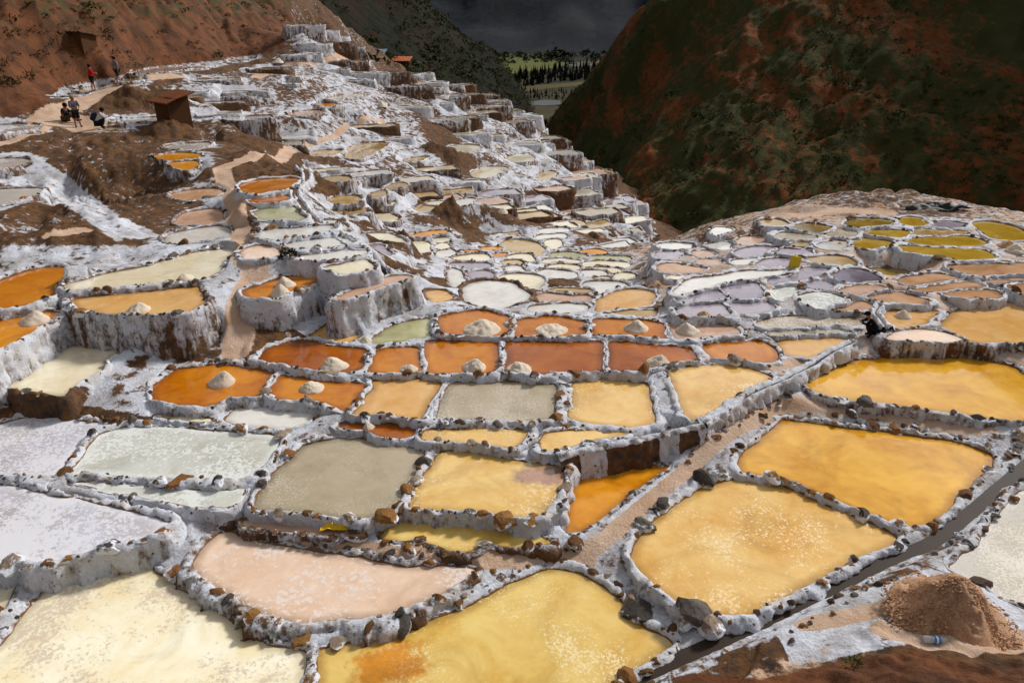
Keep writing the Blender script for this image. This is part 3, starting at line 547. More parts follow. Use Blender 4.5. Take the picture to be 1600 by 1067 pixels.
# surface control points: (pixel x, pixel y, metres ahead)
CTRL = [(120,203,41),(145,147,50),(185,133,50),(60,210,39),(0,225,37),(260,113,57),(340,100,62),(380,93,68),(300,200,43.5),(230,190,42),(290,258,31),(310,305,27),(318,342,24),(320,368,22.3),(200,240,34.5),(150,300,27.5),(210,320,26.5),(80,300,28),(20,320,26),(150,365,20.5),(60,372,20),(250,372,21.5),
 (180,270,31),(215,215,39.5),(400,235,33),(345,270,29),(368,320,25),(375,360,22.3),(400,390,20),(430,260,31.5),(470,265,32.5),(490,300,28.5),
 (500,250,44),(500,200,48),(500,150,54),(480,115,60),(470,85,66),(480,50,71),(500,42,74),(440,70,70),(420,200,44),(400,150,52),(400,110,60),(350,180,45),(600,250,46),(600,210,51),(600,150,61),(600,120,70),(560,100,72),(540,75,76),(700,290,44),(700,250,49),(700,200,57),(700,150,70),(690,128,82),(650,130,74),(640,118,78),
 (800,300,48),(800,250,55),(800,200,66),(800,176,77),(760,160,78),(900,330,45),(900,300,50),(900,250,61),(870,215,70),(950,300,54),(950,285,58),(1000,345,44),(1040,368,39.5),(980,320,48),(640,300,41),(560,300,39),(760,350,39),(850,345,42),(930,370,38),(1000,390,33),(650,350,35),(610,270,43),
 (20,150,43),(0,100,46),(0,50,48.5),(0,0,51),(100,100,49),(100,60,52),(100,0,56),(200,90,54),(200,50,58),(200,0,63),(300,80,63),(300,40,67),(300,0,72),(380,60,73),(400,0,88),(430,30,84),(445,55,79),(460,35,92),
 (1100,350,31),(1200,333,32),(1260,323,33.5),(1400,319,34),(1470,330,33.5),(1530,345,31.5),(1600,360,30),(1085,375,28)]
# the same with a level: (pixel x, pixel y, z)
CTRLZ = [(1480,930,.55),(1400,960,.55),(1300,990,.5),(1250,1000,.42),(1570,1000,.6),(1240,1045,.5),(1350,1045,.75),(1450,1030,.9),(1590,1040,1.0),(1500,1067,1.2),(1200,1067,.7),(1100,1067,.3),(1060,1050,.2),(1300,1100,1.0),(1450,1130,1.6),(1700,1100,1.7),(1150,1110,.6),
 (1250,640,.5),(1180,645,.5),(1120,700,.3),(1060,760,.2),(970,850,.15),(900,870,.1),(800,870,.12),(700,875,.12),(560,855,.15),(420,840,.15),(1430,660,.35),(1550,680,.4),(1590,700,.5),
 (385,480,1.15),(380,520,.85),(375,553,.62),(395,440,1.5),(400,400,1.85),(460,520,1.0),(430,500,1.25),(250,550,.75),(300,540,.7),(290,560,.55),(345,545,.7),(350,470,1.5),(0,630,.6),(100,640,.55),(200,650,.5),(100,392,2.55),(0,402,2.55),(200,390,2.45),(300,382,2.25),(355,376,2.0),(850,445,.5),(900,440,.1),(880,455,.2),
 (1250,565,.6),(1180,580,.65),(1020,450,.5),(1030,430,.45),(1000,440,0),(330,840,.35),(320,820,.38)]
# points fixed in the place itself: behind the brow of the right terrace and the nose of the white slope the ground falls into the gorge
FIXED = [(9,38.5,-6),(12,42,-12),(5,46,-6.5),(14,36,-6),(18,40,-13),(24,39,-7),(28,43,-13),(33,36,-6),(38,40,-12),(44,30,-8),(12,50,-12),(14,58,-14),(14,68,-15),(14,80,-15),(9,88,-13),(0,95,-10),(-8,98,-8),(-15,95,-4),(20,60,-17),(30,50,-17),(22,90,-18),(-22,98,-3),(-30,95,1.5),
 (-30,30,6),(-38,36,9),(-45,45,20),(-50,58,30),(-60,70,42),(-28,15,3),(-20,6,2),(-60,40,28),(-72,95,58),(-54,95,32),(-42,85,18),(-35,105,12),(-75,60,50),(15,2,3),(8,1,3),(0,1,2.5),(-6,1,1.5),(-12,3,1),(22,10,2),(30,22,2.0),(40,24,0),(-62,112,44),(0,110,-14),(30,110,-20)]
# sandy trails and bare strips: (pixel polyline, width in metres)
PATHS = [([(-20,222),(40,207),(75,180),(110,165),(150,150),(185,136),(225,128),(270,118)], 1.5), ([(95,190),(130,198),(160,203)], 2.0), ([(455,232),(400,236),(350,262),(352,285),(365,310),(368,335),(372,360),(395,385),(402,402)], .65), ([(402,402),(398,440),(385,470),(378,510),(370,550)], .65),
 ([(402,395),(430,395),(400,408)], 1.2), ([(470,228),(520,215),(560,200),(600,190)], .4), ([(905,875),(950,840),(1000,795),(1060,745),(1110,695),(1160,665),(1220,640),(1270,635),(1300,645)], .33), ([(640,872),(720,872),(790,870),(860,872),(910,876)], .42),
 ([(1240,630),(1340,645),(1440,660),(1540,672)], .3), ([(350,832),(420,838),(520,850),(640,872)], .3), ([(1190,573),(1240,566),(1290,556)], .35), ([(1260,975),(1340,960),(1420,940)], .3), ([(1390,990),(1500,1005),(1600,1000)], .45), ([(400,120),(450,108),(480,98),(540,88)], .9), ([(1340,435),(1380,437),(1410,440)], .5), ([(1380,330),(1300,326),(1240,335)], .9), ([(80,363),(130,358)], .5), ([(1290,395),(1330,398)], .5), ([(1395,408),(1450,412)], .5)]
SOIL = [([(1190,1060),(1260,1045),(1330,1030),(1400,1020),(1440,1012),(1480,1030),(1560,1040),(1640,1030),(1800,1200),(1000,1200),(1000,1075),(1080,1050)], 0.0)]
HILLLINE = [(-60,170),(20,185),(60,170),(95,138),(190,118),(230,108),(340,96),(400,86),(440,78),(455,45),(460,-200),(-400,-200),(-400,170)]

# bare earth patches: (pixel polygon), and mounds: (pixel x, y, height, radius in metres)
EARTH = [[(645,165),(675,160),(715,215),(765,285),(745,300),(700,262),(668,215)],[(1085,350),(1240,320),(1420,314),(1620,350),(1620,366),(1500,340),(1420,336),(1250,353),(1150,372),(1085,380)],[(540,335),(580,345),(655,375),(640,400),(590,385)],[(390,325),(410,330),(405,362),(380,350)],[(760,340),(800,320),(905,345),(1000,385),(960,392),(880,358),(800,352)],[(905,235),(960,285),(1045,368),(1000,360),(930,300)],[(470,270),(500,275),(512,305),(480,300)],[(410,245),(470,240),(470,270),(400,285)],[(340,185),(400,190),(390,235),(330,225)],[(640,118),(700,128),(690,150),(640,140)]]
MOUNDS = [(880,455,1.1,1.5),(905,448,.8,1.1),(398,345,.9,.9),(612,386,.7,1.1),(640,390,.6,.9),(880,345,1.4,1.6),(838,320,1.3,1.6),(495,300,1.0,1.2),(700,240,1.2,2.0),(1405,322,.35,.9),(1375,323,.3,.9),(700,330,1.2,1.6),(955,385,1.0,1.3),(1022,438,.7,.9),(1012,470,.5,.6),(700,440,.7,.7),(250,160,.8,2.0),(210,160,.6,1.8),(185,285,-1.2,3.6),(60,280,-.8,3.0),(440,530,.5,1.0),(268,205,.6,1.6)]

# ponds that look alike are told apart by colour and order
CW = dict(cream='cream', white='white', tan='tan', lavender='lilac', grey='grey', pink='pink', peach='peach', amber='amber', green='green', olive='olive', silver='silver', orange='orange')
ORD = 'first second third fourth fifth sixth seventh eighth ninth tenth eleventh twelfth thirteenth fourteenth fifteenth sixteenth seventeenth eighteenth nineteenth twentieth'.split()
def tell_apart(ponds, xkey, colour=True):
    by = {}
    for p in ponds: by.setdefault(p['label'], []).append(p)
    for lb, ps in by.items():
        if len(ps) < 2: continue
        sub = {}
        for p in ps: sub.setdefault(CW.get(p['mat'], '') if colour else '', []).append(p)
        for cw, qs in sub.items():
            qs.sort(key=xkey)
            for k, p in enumerate(qs):
                w_ = lb.split(); w_ = ([w_[0], cw] + w_[1:]) if cw and cw not in w_ else w_
                p['label'] = ' '.join(w_) + ('' if len(qs) == 1 else ', %s from left%s' % (ORD[min(k, 19)], ' of its colour' if colour and len(w_) < 11 else ''))
for p in PONDS:
    for a_, b_ in (('small pond on the steep slope below the people at upper left', 'small pond on the steep upper-left slope'), ('flat pinkish pond among the right-hand terrace dikes', 'flat pond among the right-hand dikes'), ('muted olive or grey pond on the brow of the right-hand terrace', 'muted pond on the right-hand terrace brow'), ('broader flat-topped pond with a tall wall on the far white slope', 'broad pond on the far white slope'), ('small pale salt pond on the middle slope left of centre', 'small pond on the middle slope'), ('little bright pond in the crowded hollow at the centre', 'little pond in the crowded central hollow'), ('pale pond at the left end of the right-hand terrace', 'pale pond at the right-hand terrace\'s left end')):
        if p['label'] == a_: p['label'] = b_
tell_apart(PONDS, lambda p: p['px'][:, 0].mean())
# ---------------------------------------------------------------- levels and base surface
cpx = np.array([(a, b) for a, b, _ in CTRL], float); cY = np.array([c for _, _, c in CTRL], float)
cP = at_y(cpx, cY)
kpx = [cpx]; kz = [cP[:, 2]]
for p in PONDS:
    if p['z'] is not None: kpx.append(p['px'].mean(0)[None]); kz.append(np.array([p['z']]))
zpx = np.array([(a, b) for a, b, _ in CTRLZ], float); zz = np.array([c for _, _, c in CTRLZ], float)
kpx.append(zpx); kz.append(zz)
zfit = rbf_fit(np.vstack(kpx) / 100, np.concatenate(kz))
def outline(p):
    xy = at_z(p['px'], p['z'])[:, :2]
    if area2(xy) < 0: xy = xy[::-1]
    dist = float(np.hypot(np.hypot(*xy.mean(0)), CAMZ - p['z'])); p['dist'] = dist
    p['poly'] = spline(xy, True, float(np.clip(.0036 * dist, .036, .2)))
    q = p['poly']; s = np.column_stack([q * 1.6, np.zeros(len(q))])
    p['poly'] = q + np.column_stack([vnoise(s, 3), vnoise(s + 9, 4)]) * min(.07, .0035 * dist) + np.column_stack([vnoise(s * 3.1, 5), vnoise(s * 3.1 + 9, 6)]) * min(.03, .0016 * dist)
    p['c'] = p['poly'].mean(0)
for p in PONDS:
    if p['z'] is None: p['z'] = float(rbf_eval(zfit, p['px'].mean(0)[None] / 100)[0])
    outline(p)
# neighbouring ponds share a dike: widen each towards the next one until only the dike's width is left
grown = []
for p in PONDS:
    C = p['poly']; gap = np.full(len(C), 1.1); lo, hi = C.min(0) - 1.2, C.max(0) + 1.2; mind = 2 * abs(area2(C)) / np.linalg.norm(np.roll(C, -1, 0) - C, axis=1).sum()
    for q in PONDS:
        if q is p or (q['poly'].max(0) < lo).any() or (q['poly'].min(0) > hi).any(): continue
        gap = np.minimum(gap, np.maximum(poly_sd(C, q['poly'][::2]) - min(abs(p['z'] - q['z']), .5), 0))
    far_ = float(smooth(np.array([p['dist']]), 15, 19)[0]); g = np.clip((gap - .15) * .5, 0, min(.46, .6 * mind)) * far_
    for _ in range(4): g = (np.roll(g, 1) + g + np.roll(g, -1)) / 3
    n_ = np.roll(C, -1, 0) - np.roll(C, 1, 0); n_ /= np.maximum(np.linalg.norm(n_, axis=1), 1e-9)[:, None]; n_ = np.column_stack([n_[:, 1], -n_[:, 0]])
    for _ in range(2): n_ = n_ + np.roll(n_, 1, 0) + np.roll(n_, -1, 0); n_ /= np.maximum(np.linalg.norm(n_, axis=1), 1e-9)[:, None]
    grown.append(C + n_ * g[:, None])
for p, C in zip(PONDS, grown): p['poly'] = C; p['c'] = C.mean(0)
SP_, SZ_ = [cP[:, :2]], [cP[:, 2]]
w = at_z(zpx, zz); SP_.append(w[:, :2]); SZ_.append(zz)
SP_.append(np.array([(a, b) for a, b, _ in FIXED], float)); SZ_.append(np.array([c for _, _, c in FIXED], float))
for p in PONDS:
    q = p['poly'][:: max(1, len(p['poly']) // 7)]; SP_.append(q); SZ_.append(np.full(len(q), p['z'] + .05))
allP, allZ = np.vstack(SP_), np.concatenate(SZ_)
key = np.round(allP / .25).astype(int); _, ui = np.unique(key, axis=0, return_index=True)
BASE = rbf_fit(allP[ui], allZ[ui])

# the far white slope: terraces in rows along the hillside
REGION = np.array([(235,140),(300,118),(400,100),(445,86),(462,47),(508,44),(545,74),(600,112),(660,122),(720,137),(805,180),(870,214),(950,293),(1032,366),(1010,392),(960,388),(900,378),(850,350),(790,362),(700,348),(640,338),(600,275),(560,258),(480,228),(420,215),(330,180),(290,160)], float)
dn, tn = np.array((.40, -.9165)), np.array((.9165, .40))
def lines(q, step):                    # straight-sided outline
    out = []
    for a_, b_ in zip(q, np.roll(q, -1, 0)):
        k_ = max(2, int(np.linalg.norm(b_ - a_) / step)); out += [a_ + (b_ - a_) * t / k_ for t in range(k_)]
    return np.array(out)
cells = []
for (pw, pd, ylo, yhi) in ((2.1, 1.45, 26, 40), (2.7, 1.75, 40, 52), (3.6, 2.3, 52, 120)):
    for j in range(-50, 50):
        for i in range(-34, 34):
            r = RNG.random(8); sc = (.8 + .45 * r[7]) * pw / 4.9
            c = np.array((-8, 60)) + tn * ((i + .5 * (j % 2)) * pw + (r[0] - .5) * .25 * pw) + dn * (j * pd + (r[1] - .5) * .24 * pd)
            if ylo <= c[1] < yhi: cells.append((c, r, sc))
cc = np.array([c for c, _, _ in cells]); cz = rbf_eval(BASE, cc)
cpxl = to_px(np.column_stack([cc, cz])); REGION2 = np.array([(455,240),(500,232),(560,258),(600,275),(640,338),(700,348),(790,362),(850,350),(900,378),(880,392),(800,372),(720,392),(650,362),(610,345),(570,310),(540,300),(500,270)], float)
inside = (poly_sd(cpxl, REGION) < -1) | (poly_sd(cpxl, REGION2) < -1)
NTR = len(PONDS)
traced = [p for p in PONDS if p['dist'] > 24]
for k in np.nonzero(inside)[0]:
    c, r, sc = cells[k]
    if r[2] < .14: continue
    hw, hd = (1.9 + .6 * r[3]) * sc, (1.0 + .4 * r[4]) * sc
    if any(np.hypot(*(p['c'] - c)) < 6 and poly_sd(c[None], p['poly'])[0] < hd + .7 for p in traced): continue
    sk = (r[5] - .5) * .8
    q = [c - tn * hw - dn * hd, c + tn * hw - dn * hd + dn * sk * .3, c + tn * (hw * .95 + sk * .3) + dn * hd, c - tn * (hw * .95 - sk * .3) + dn * (hd + sk * .2)]
    m = ['cream', 'white', 'tan', 'lavender', 'grey', 'cream', 'white', 'pink'][int(r[6] * 7.99)]
    z = float(cz[k] + (r[5] - .5) * .55 + .45 * vnoise(np.array([[c[0] * .16, c[1] * .16, 0.]]), 19)[0])
    cw = dict(cream='cream', white='white', tan='tan', lavender='lilac', grey='grey', pink='pinkish')[m]
    lv = 'top' if cpxl[k][1] < 130 else ('upper part' if cpxl[k][1] < 200 else ('middle' if cpxl[k][1] < 280 else 'foot'))
    p = dict(kb=.9, label='narrow %s terrace pond at the %s of the far white slope' % (cw, lv), mat=m, z=z, st=0, dirt=.10 + .8 * r[7] * r[0], group='terrace ponds covering the far white slope', w=.75, far=True)
    xy = np.array(q); p['dist'] = float(np.hypot(*c)); p['poly'] = lines(xy, .30); p['poly'] = p['poly'] + .16 * np.column_stack([vnoise(np.column_stack([p['poly'], np.zeros(len(p['poly']))]), 7), vnoise(np.column_stack([p['poly'] + 31, np.zeros(len(p['poly']))]), 7)]); p['c'] = p['poly'].mean(0)
    if area2(p['poly']) < 0: p['poly'] = p['poly'][::-1]
    PONDS.append(p)
order = sorted(PONDS[NTR:], key=lambda p: p['dist']); KEEP = 125
for k, p in enumerate(order): p['mass'] = k >= KEEP          # the smallest in the picture go into one mass
PONDS = PONDS[:NTR] + order
tell_apart([p for p in order if not p['mass']], lambda p: to_px([[p['c'][0], p['c'][1], p['z']]])[0, 0], False)
print('ponds', NTR, len(PONDS))

# ---------------------------------------------------------------- ground sheet (polar lattice, finer towards the terraces nearby)
NA, NR = 680, 820; A0, A1, R0, R1 = math.radians(-56), math.radians(56), 1.6, 125.0
az = np.linspace(A0, A1, NA); rr = R0 * (R1 / R0) ** (np.arange(NR) / (NR - 1))
ca, cr = az[::4], rr[::4]
if ca[-1] != az[-1]: ca = np.append(ca, az[-1])
if cr[-1] != rr[-1]: cr = np.append(cr, rr[-1])
CA, CR = np.meshgrid(ca, cr, indexing='ij')
cz = rbf_eval(BASE, np.column_stack([(np.sin(CA) * CR).ravel(), (np.cos(CA) * CR).ravel()])).reshape(CA.shape)
tmp = np.stack([np.interp(rr, cr, row) for row in cz]); GZ = np.stack([np.interp(az, ca, tmp[:, k]) for k in range(NR)], 1)
AZ, RR = np.meshgrid(az, rr, indexing='ij'); GX, GY = np.sin(AZ) * RR, np.cos(AZ) * RR
flat = np.column_stack([GX.ravel(), GY.ravel()]); gz = GZ.ravel().copy(); dpond = np.full(len(gz), 3.0)
def around(poly, m):                   # lattice indices near a polygon
    lo, hi = poly.min(0) - m, poly.max(0) + m
    cx = np.array([(lo[0], lo[1]), (lo[0], hi[1]), (hi[0], lo[1]), (hi[0], hi[1])])
    a = np.arctan2(cx[:, 0], cx[:, 1]); r0 = max(.01, math.hypot(max(lo[0], 0, -hi[0]), max(lo[1], 0))); r1 = np.hypot(cx[:, 0], cx[:, 1]).max()
    i0, i1 = np.searchsorted(az, a.min()), np.searchsorted(az, a.max()); j0, j1 = np.searchsorted(rr, r0), np.searchsorted(rr, r1)
    if i0 >= i1 or j0 >= j1: return np.zeros(0, int)
    I, J = np.meshgrid(np.arange(max(i0 - 1, 0), min(i1 + 1, NA)), np.arange(max(j0 - 1, 0), min(j1 + 1, NR)), indexing='ij')
    return (I * NR + J).ravel()
CH = [([(965,1090),(1006,1061),(1046,1040),(1106,1013),(1176,981),(1246,946),(1326,908),(1405,871),(1460,848),(1516,805),(1566,762),(1630,708),(1686,662)], -.10, .26, .10)]
chan = [(spline(np.array([at_z(np.array([q]), a + (b - a) * k / (len(px) - 1))[0] for k, q in enumerate(px)]), False, .05), wd) for px, a, b, wd in [(c[0], c[1], c[2], c[3]) for c in CH]]
far_cells = PONDS[NTR:]
salt_n = fbm(np.column_stack([flat * .35, np.zeros(len(flat))]), 4, 11)
# rough relief away from the ponds, gullied on the steep faces
rough = fbm(np.column_stack([flat * 1.1, np.zeros(len(flat))]), 5, 21); rough2 = fbm(np.column_stack([flat * 5.0, np.zeros(len(flat))]), 3, 31)
for p in PONDS:
    ix = around(p['poly'], 2.2)
    if len(ix) == 0: continue
    q = p['poly'][:: 4 if len(p['poly']) > 120 else (3 if len(p['poly']) > 60 else (2 if len(p['poly']) > 36 else 1))]
    p['ix'] = ix; p['sd'] = poly_sd(flat[ix], q); dpond[ix] = np.minimum(dpond[ix], p['sd'])
amp = np.clip((dpond - .2) * .22, 0, np.where((flat[:, 1] > 22) & (flat[:, 0] < 0), .62, .42))
rough = np.where(flat[:, 1] > 18, .6 * rough + .8 * (.5 - np.abs(fbm(np.column_stack([flat[:, 0] * .55 + flat[:, 1] * .25, flat[:, 1] * .22, np.zeros(len(flat))]), 4, 25)) * 2.2), rough)
mound = np.zeros(len(gz))
for mx, my, mh, mr in MOUNDS:
    zc = float(rbf_eval(zfit, np.array([[mx, my]]) / 100)[0]); c0 = at_z([(mx, my)], zc)[0]; dd = np.hypot(flat[:, 0] - c0[0], flat[:, 1] - c0[1]) / mr
    bump_ = np.clip(1 - dd, 0, 1) ** .8; gz += mh * bump_ * (1 + .4 * rough2); mound = np.maximum(mound, smooth(bump_, .05, .3)) if mh > 0 else mound
gz0 = gz.copy() - .05
gz += amp * rough + np.clip(amp * .4, .012, .07) * rough2
for p in PONDS:
    if 'ix' not in p: continue
    ix, sd = p['ix'], p['sd']
    k = p['kb']                          # ledge round a pond, then a steep rise; kb > 1 where an earth wall stands right behind it
    gz[ix] = np.minimum(gz[ix], p['z'] - .13 + 3.2 * np.clip(sd - .02, 0, .06) + k * np.clip(sd - .08, 0, 1.0) + 2.4 * np.clip(sd - 1.08, 0, None))
chmask = np.zeros(len(gz))
for line, wd in chan:
    ix = around(line[:, :2], .8); d = line_dist(flat[ix], line[::2, :2])
    nz = np.interp(flat[ix][:, 0], np.sort(line[:, 0]), line[np.argsort(line[:, 0]), 2])
    gz[ix] = np.minimum(gz[ix], nz - .05 + 1.1 * np.clip(d - wd, 0, None)); chmask[ix] = np.maximum(chmask[ix], 1 - smooth(d, wd, wd + .12))
GZ = gz.reshape(NA, NR)
def ground(xy):
    xy = np.asarray(xy, float).reshape(-1, 2); a = np.arctan2(xy[:, 0], xy[:, 1]); r = np.hypot(xy[:, 0], xy[:, 1])
    u = np.clip((a - A0) / (A1 - A0) * (NA - 1), 0, NA - 1.001); v = np.clip(np.log(r / R0) / math.log(R1 / R0) * (NR - 1), 0, NR - 1.001)
    i, j = u.astype(int), v.astype(int); fu, fv = u - i, v - j
    return (GZ[i, j]*(1-fu)+GZ[i+1, j]*fu)*(1-fv) + (GZ[i, j+1]*(1-fu)+GZ[i+1, j+1]*fu)*fv
def hit(x, y, y0=4.0, y1=118.0):       # where a photograph pixel meets the ground
    d = rays([(x, y)])[0]; Y = y0 * (y1 / y0) ** np.linspace(0, 1, 1500); pts = d[None] * (Y / d[1])[:, None] + np.array([0, 0, CAMZ])
    below = np.nonzero(pts[:, 2] <= ground(pts[:, :2]))[0]
    return pts[below[0]] if len(below) else pts[-1]
# masks: what the ground is made of
px_all = to_px(np.column_stack([flat, gz]))
def zone(pl, soft):                    # 1 inside, 0 outside, soft edge in pixels
    pl = np.array(pl, float); out = np.zeros(len(gz)); lo, hi = pl.min(0) - soft, pl.max(0) + soft
    ix = np.nonzero(((px_all > lo) & (px_all < hi)).all(1))[0]; out[ix] = np.clip(-poly_sd(px_all[ix], pl) / soft + .5, 0, 1); return out
soil = zone(HILLLINE, 14)
green = smooth(gz, 6.0, 9.0)
for pl, _ in SOIL: soil = np.maximum(soil, zone(pl, 16))
beh = (flat[:, 1] > 39) & (gz < -5.2 + .02 * flat[:, 1]) & (flat[:, 0] > -2)
salt = .36 + .26 * (1 - smooth(dpond, .2, .9)) + .16 * salt_n
yy = flat[:, 1]
inreg = zone(REGION, 10)
salt = np.maximum(salt, inreg * (.50 + .22 * salt_n))
salt = np.where((yy > 20) & (flat[:, 0] > 5) & (yy < 36), np.maximum(salt, .47 + .1 * salt_n), salt)
salt -= .35 * smooth(-gz, 4.3, 6.5)
# white drip slope at the far left
for pl, v in (([(0,235),(50,235),(110,275),(180,330),(265,372),(180,380),(110,330),(60,300),(0,290)], .62), ([(300,470),(420,400),(400,520),(330,560)], .62), ([(0,380),(370,380),(370,440),(0,480)], .60), ([(440,540),(660,500),(660,440),(520,470)], .68), ([(1205,975),(1300,935),(1400,900),(1455,885),(1600,930),(1620,1005),(1450,1002),(1340,1022),(1235,1045)], .66), ([(855,610),(900,610),(890,650),(840,690),(820,680)], .85), ([(1000,585),(1060,640),(1100,668),(1030,668)], .85)):
    salt = np.maximum(salt, zone(pl, 10) * v)
for pl, v in (([(400,480),(450,500),(480,545),(410,560),(380,560)], .34), ([(0,615),(110,632),(240,652),(200,672),(0,655)], .20), ([(70,210),(240,205),(270,240),(330,330),(270,370),(180,320),(130,270)], .38), ([(290,470),(350,520),(345,560),(270,570)], .40)):
    k = zone(pl, 8); salt = salt * (1 - k) + np.minimum(salt, v) * k
for pl in EARTH:
    k = zone(pl, 8); salt = salt * (1 - k) + np.minimum(salt, (.46 if pl[0][0] == 1085 else .36) + .12 * salt_n) * k
salt = salt * (1 - mound) + np.minimum(salt, .25) * mound
path = np.zeros(len(gz))
for pl, wd in PATHS:
    line = np.array([hit(*q)[:2] for q in pl]); line = spline(line, False, .25)
    ix = around(line, wd + .5); d = line_dist(flat[ix], line); path[ix] = np.maximum(path[ix], 1 - smooth(d, wd * .35, wd * .75))
path = np.where((yy > 12) & (yy < 36) & (flat[:, 0] > 4), np.maximum(path, .46 + .3 * salt_n), path)
FG_ = (flat[:, 1] < 11) & (flat[:, 0] > 3); path = np.where(FG_ & (gz > .4), np.maximum(path, .42 + .5 * salt_n), path)
k_ = path * smooth(dpond, .15, .5) * .85 * (flat[:, 1] > 11); gz = gz * (1 - k_) + np.minimum(gz0, gz + .25) * k_; GZ = gz.reshape(NA, NR)      # trodden smooth
V = np.column_stack([flat, gz])
g = mesh_from('terrace_ground', V, grid_faces(NA, NR)[:, ::-1], MAT_GROUND, True, dict(salt=salt, path=path * (1 - chmask), soil=soil, green=green))
tag(add('terrace_ground', g), 'salt-crusted earth of the terraced hillside under the ponds', None, kind='structure')
# ---------------------------------------------------------------- stones
def make_stone_mesh(k):
    bm = bmesh.new(); bmesh.ops.create_icosphere(bm, subdivisions=2, radius=1.0); r = random.Random(k)
    cuts = [(Vector((r.uniform(-1,1), r.uniform(-1,1), r.uniform(-.7,1))).normalized(), r.uniform(.5, .85)) for _ in range(7)]
    sx = (r.uniform(.8, 1.5), r.uniform(.7, 1.05), r.uniform(.55, .95))
    for v in bm.verts:
        for n, d in cuts:
            t = v.co.dot(n) - d
            if t > 0: v.co -= n * t
        v.co += Vector((r.uniform(-1,1), r.uniform(-1,1), r.uniform(-1,1))) * .05
        v.co = Vector((v.co.x * sx[0], v.co.y * sx[1], v.co.z * sx[2]))
    me = bpy.data.meshes.new('stone'); bm.to_mesh(me); bm.free(); me.materials.append(MAT_STONE); return me
STONES = [make_stone_mesh(k) for k in range(14)]
STONE_V = [np.array([v.co for v in s.vertices]) for s in STONES]; STONE_F = [np.array([p.vertices for p in s.polygons]) for s in STONES]
stone_spots = {}
def stone_free(x, y, r):
    c = (int(x / .2), int(y / .2))
    for a in (-1, 0, 1):
        for b in (-1, 0, 1):
            for (u, v, q) in stone_spots.get((c[0] + a, c[1] + b), ()):
                if (u - x) ** 2 + (v - y) ** 2 < (.75 * (r + q)) ** 2: return False
    stone_spots.setdefault(c, []).append((x, y, r)); return True

PROF = np.array([(-.05, -.12), (-.035, -.01), (-.012, .05), (.025, .09), (.075, .115), (.125, .11), (.17, .075), (.205, .02)])
def normals2(C, closed):
    d = np.roll(C, -1, 0) - np.roll(C, 1, 0) if closed else np.gradient(C, axis=0)
    d /= np.maximum(np.linalg.norm(d, axis=1), 1e-9)[:, None]; return np.column_stack([d[:, 1], -d[:, 0]])
def crust_sweep(C, z, w, hscale, dist, closed=True, foot=None, dirt=.2, seed=0):
    N_ = len(C); w = np.broadcast_to(np.asarray(w, float), (N_,)); hscale = np.broadcast_to(np.asarray(hscale, float), (N_,))
    """lumpy salt dike along a line (outward = right of it when counter-clockwise), with a wall down to `foot` when given"""
    N = len(C); n = normals2(C, closed)
    if closed:                          # smooth the normals so corners flare instead of crossing
        for _ in range(3): n = n + np.roll(n, 1, 0) + np.roll(n, -1, 0); n /= np.maximum(np.linalg.norm(n, axis=1), 1e-9)[:, None]
    z = np.broadcast_to(np.asarray(z, float), (N,))
    s3 = np.column_stack([C, np.full(N, seed * 1.7)])
    lump = 1 + .30 * vnoise(s3 * 2.6, 41) + .32 * vnoise(s3 * 8.5, 42); lump = np.clip(lump, .35, 1.9)
    hl = 1 + .40 * vnoise(s3 * 2.1, 43) + .50 * vnoise(s3 * 8.5, 44); hl = np.clip(hl, .3, 2.0)
    rows = []
    for o, h in PROF:
        off = o * (w * lump if o > 0 else 1.0); rows.append((off, z + h * (hl * hscale if h > .02 else 1.0), h, np.zeros(N)))
    if foot is not None:
        Hh = np.maximum(z + .02 - foot, .02); nr = int(np.clip(Hh.max() / max(.06, .0045 * dist), 1, 16))
        o0 = .205 * w * lump
        for k in range(1, nr + 1):
            t = k / nr; rows.append((o0 + Hh * .13 * t + .05 * t, z + .02 - Hh * t, .3, np.full(N, t)))
    M = len(rows); V = np.empty((N, M, 3)); hw = np.empty((N, M)); wt = np.empty((N, M))
    for k, (off, zz_, h, t) in enumerate(rows):
        V[:, k, :2] = C + n * np.broadcast_to(off, (N,))[:, None]; V[:, k, 2] = zz_; hw[:, k] = zz_ - z if k < 4 else .3; wt[:, k] = t
    # lumps and drips: outward displacement
    f = V.reshape(-1, 3); q = f * np.array([1, 1, .28])
    a = min(.06, .002 * dist + .022) if dist < 34 else .15; fq = 9.0 if dist < 34 else 3.2
    dsp = (fbm(f * fq, 3, 51) * a + (vnoise(q * fq * .6, 52) * 1.6 + (np.abs(vnoise(q * fq * 1.2, 54)) - .4) * 1.3) * a * np.minimum(wt.ravel() * 3, 1) + vnoise(f * 24, 53) * .018).reshape(N, M)
    prof_w = np.ones(M); prof_w[0] = 0; prof_w[1] = .4
    V[:, :, :2] += n[:, None, :] * (dsp * prof_w)[:, :, None]
    V[:, 2:len(PROF), 2] += dsp[:, 2:len(PROF)] * .9
    F = grid_faces(N, M, closed)
    return V.reshape(-1, 3), F, hw.ravel(), wt.ravel(), n, hl, lump
def offset_poly(C, d):
    n = normals2(C, True)
    for _ in range(2): n = n + np.roll(n, 1, 0) + np.roll(n, -1, 0); n /= np.maximum(np.linalg.norm(n, axis=1), 1e-9)[:, None]
    return C + n * d

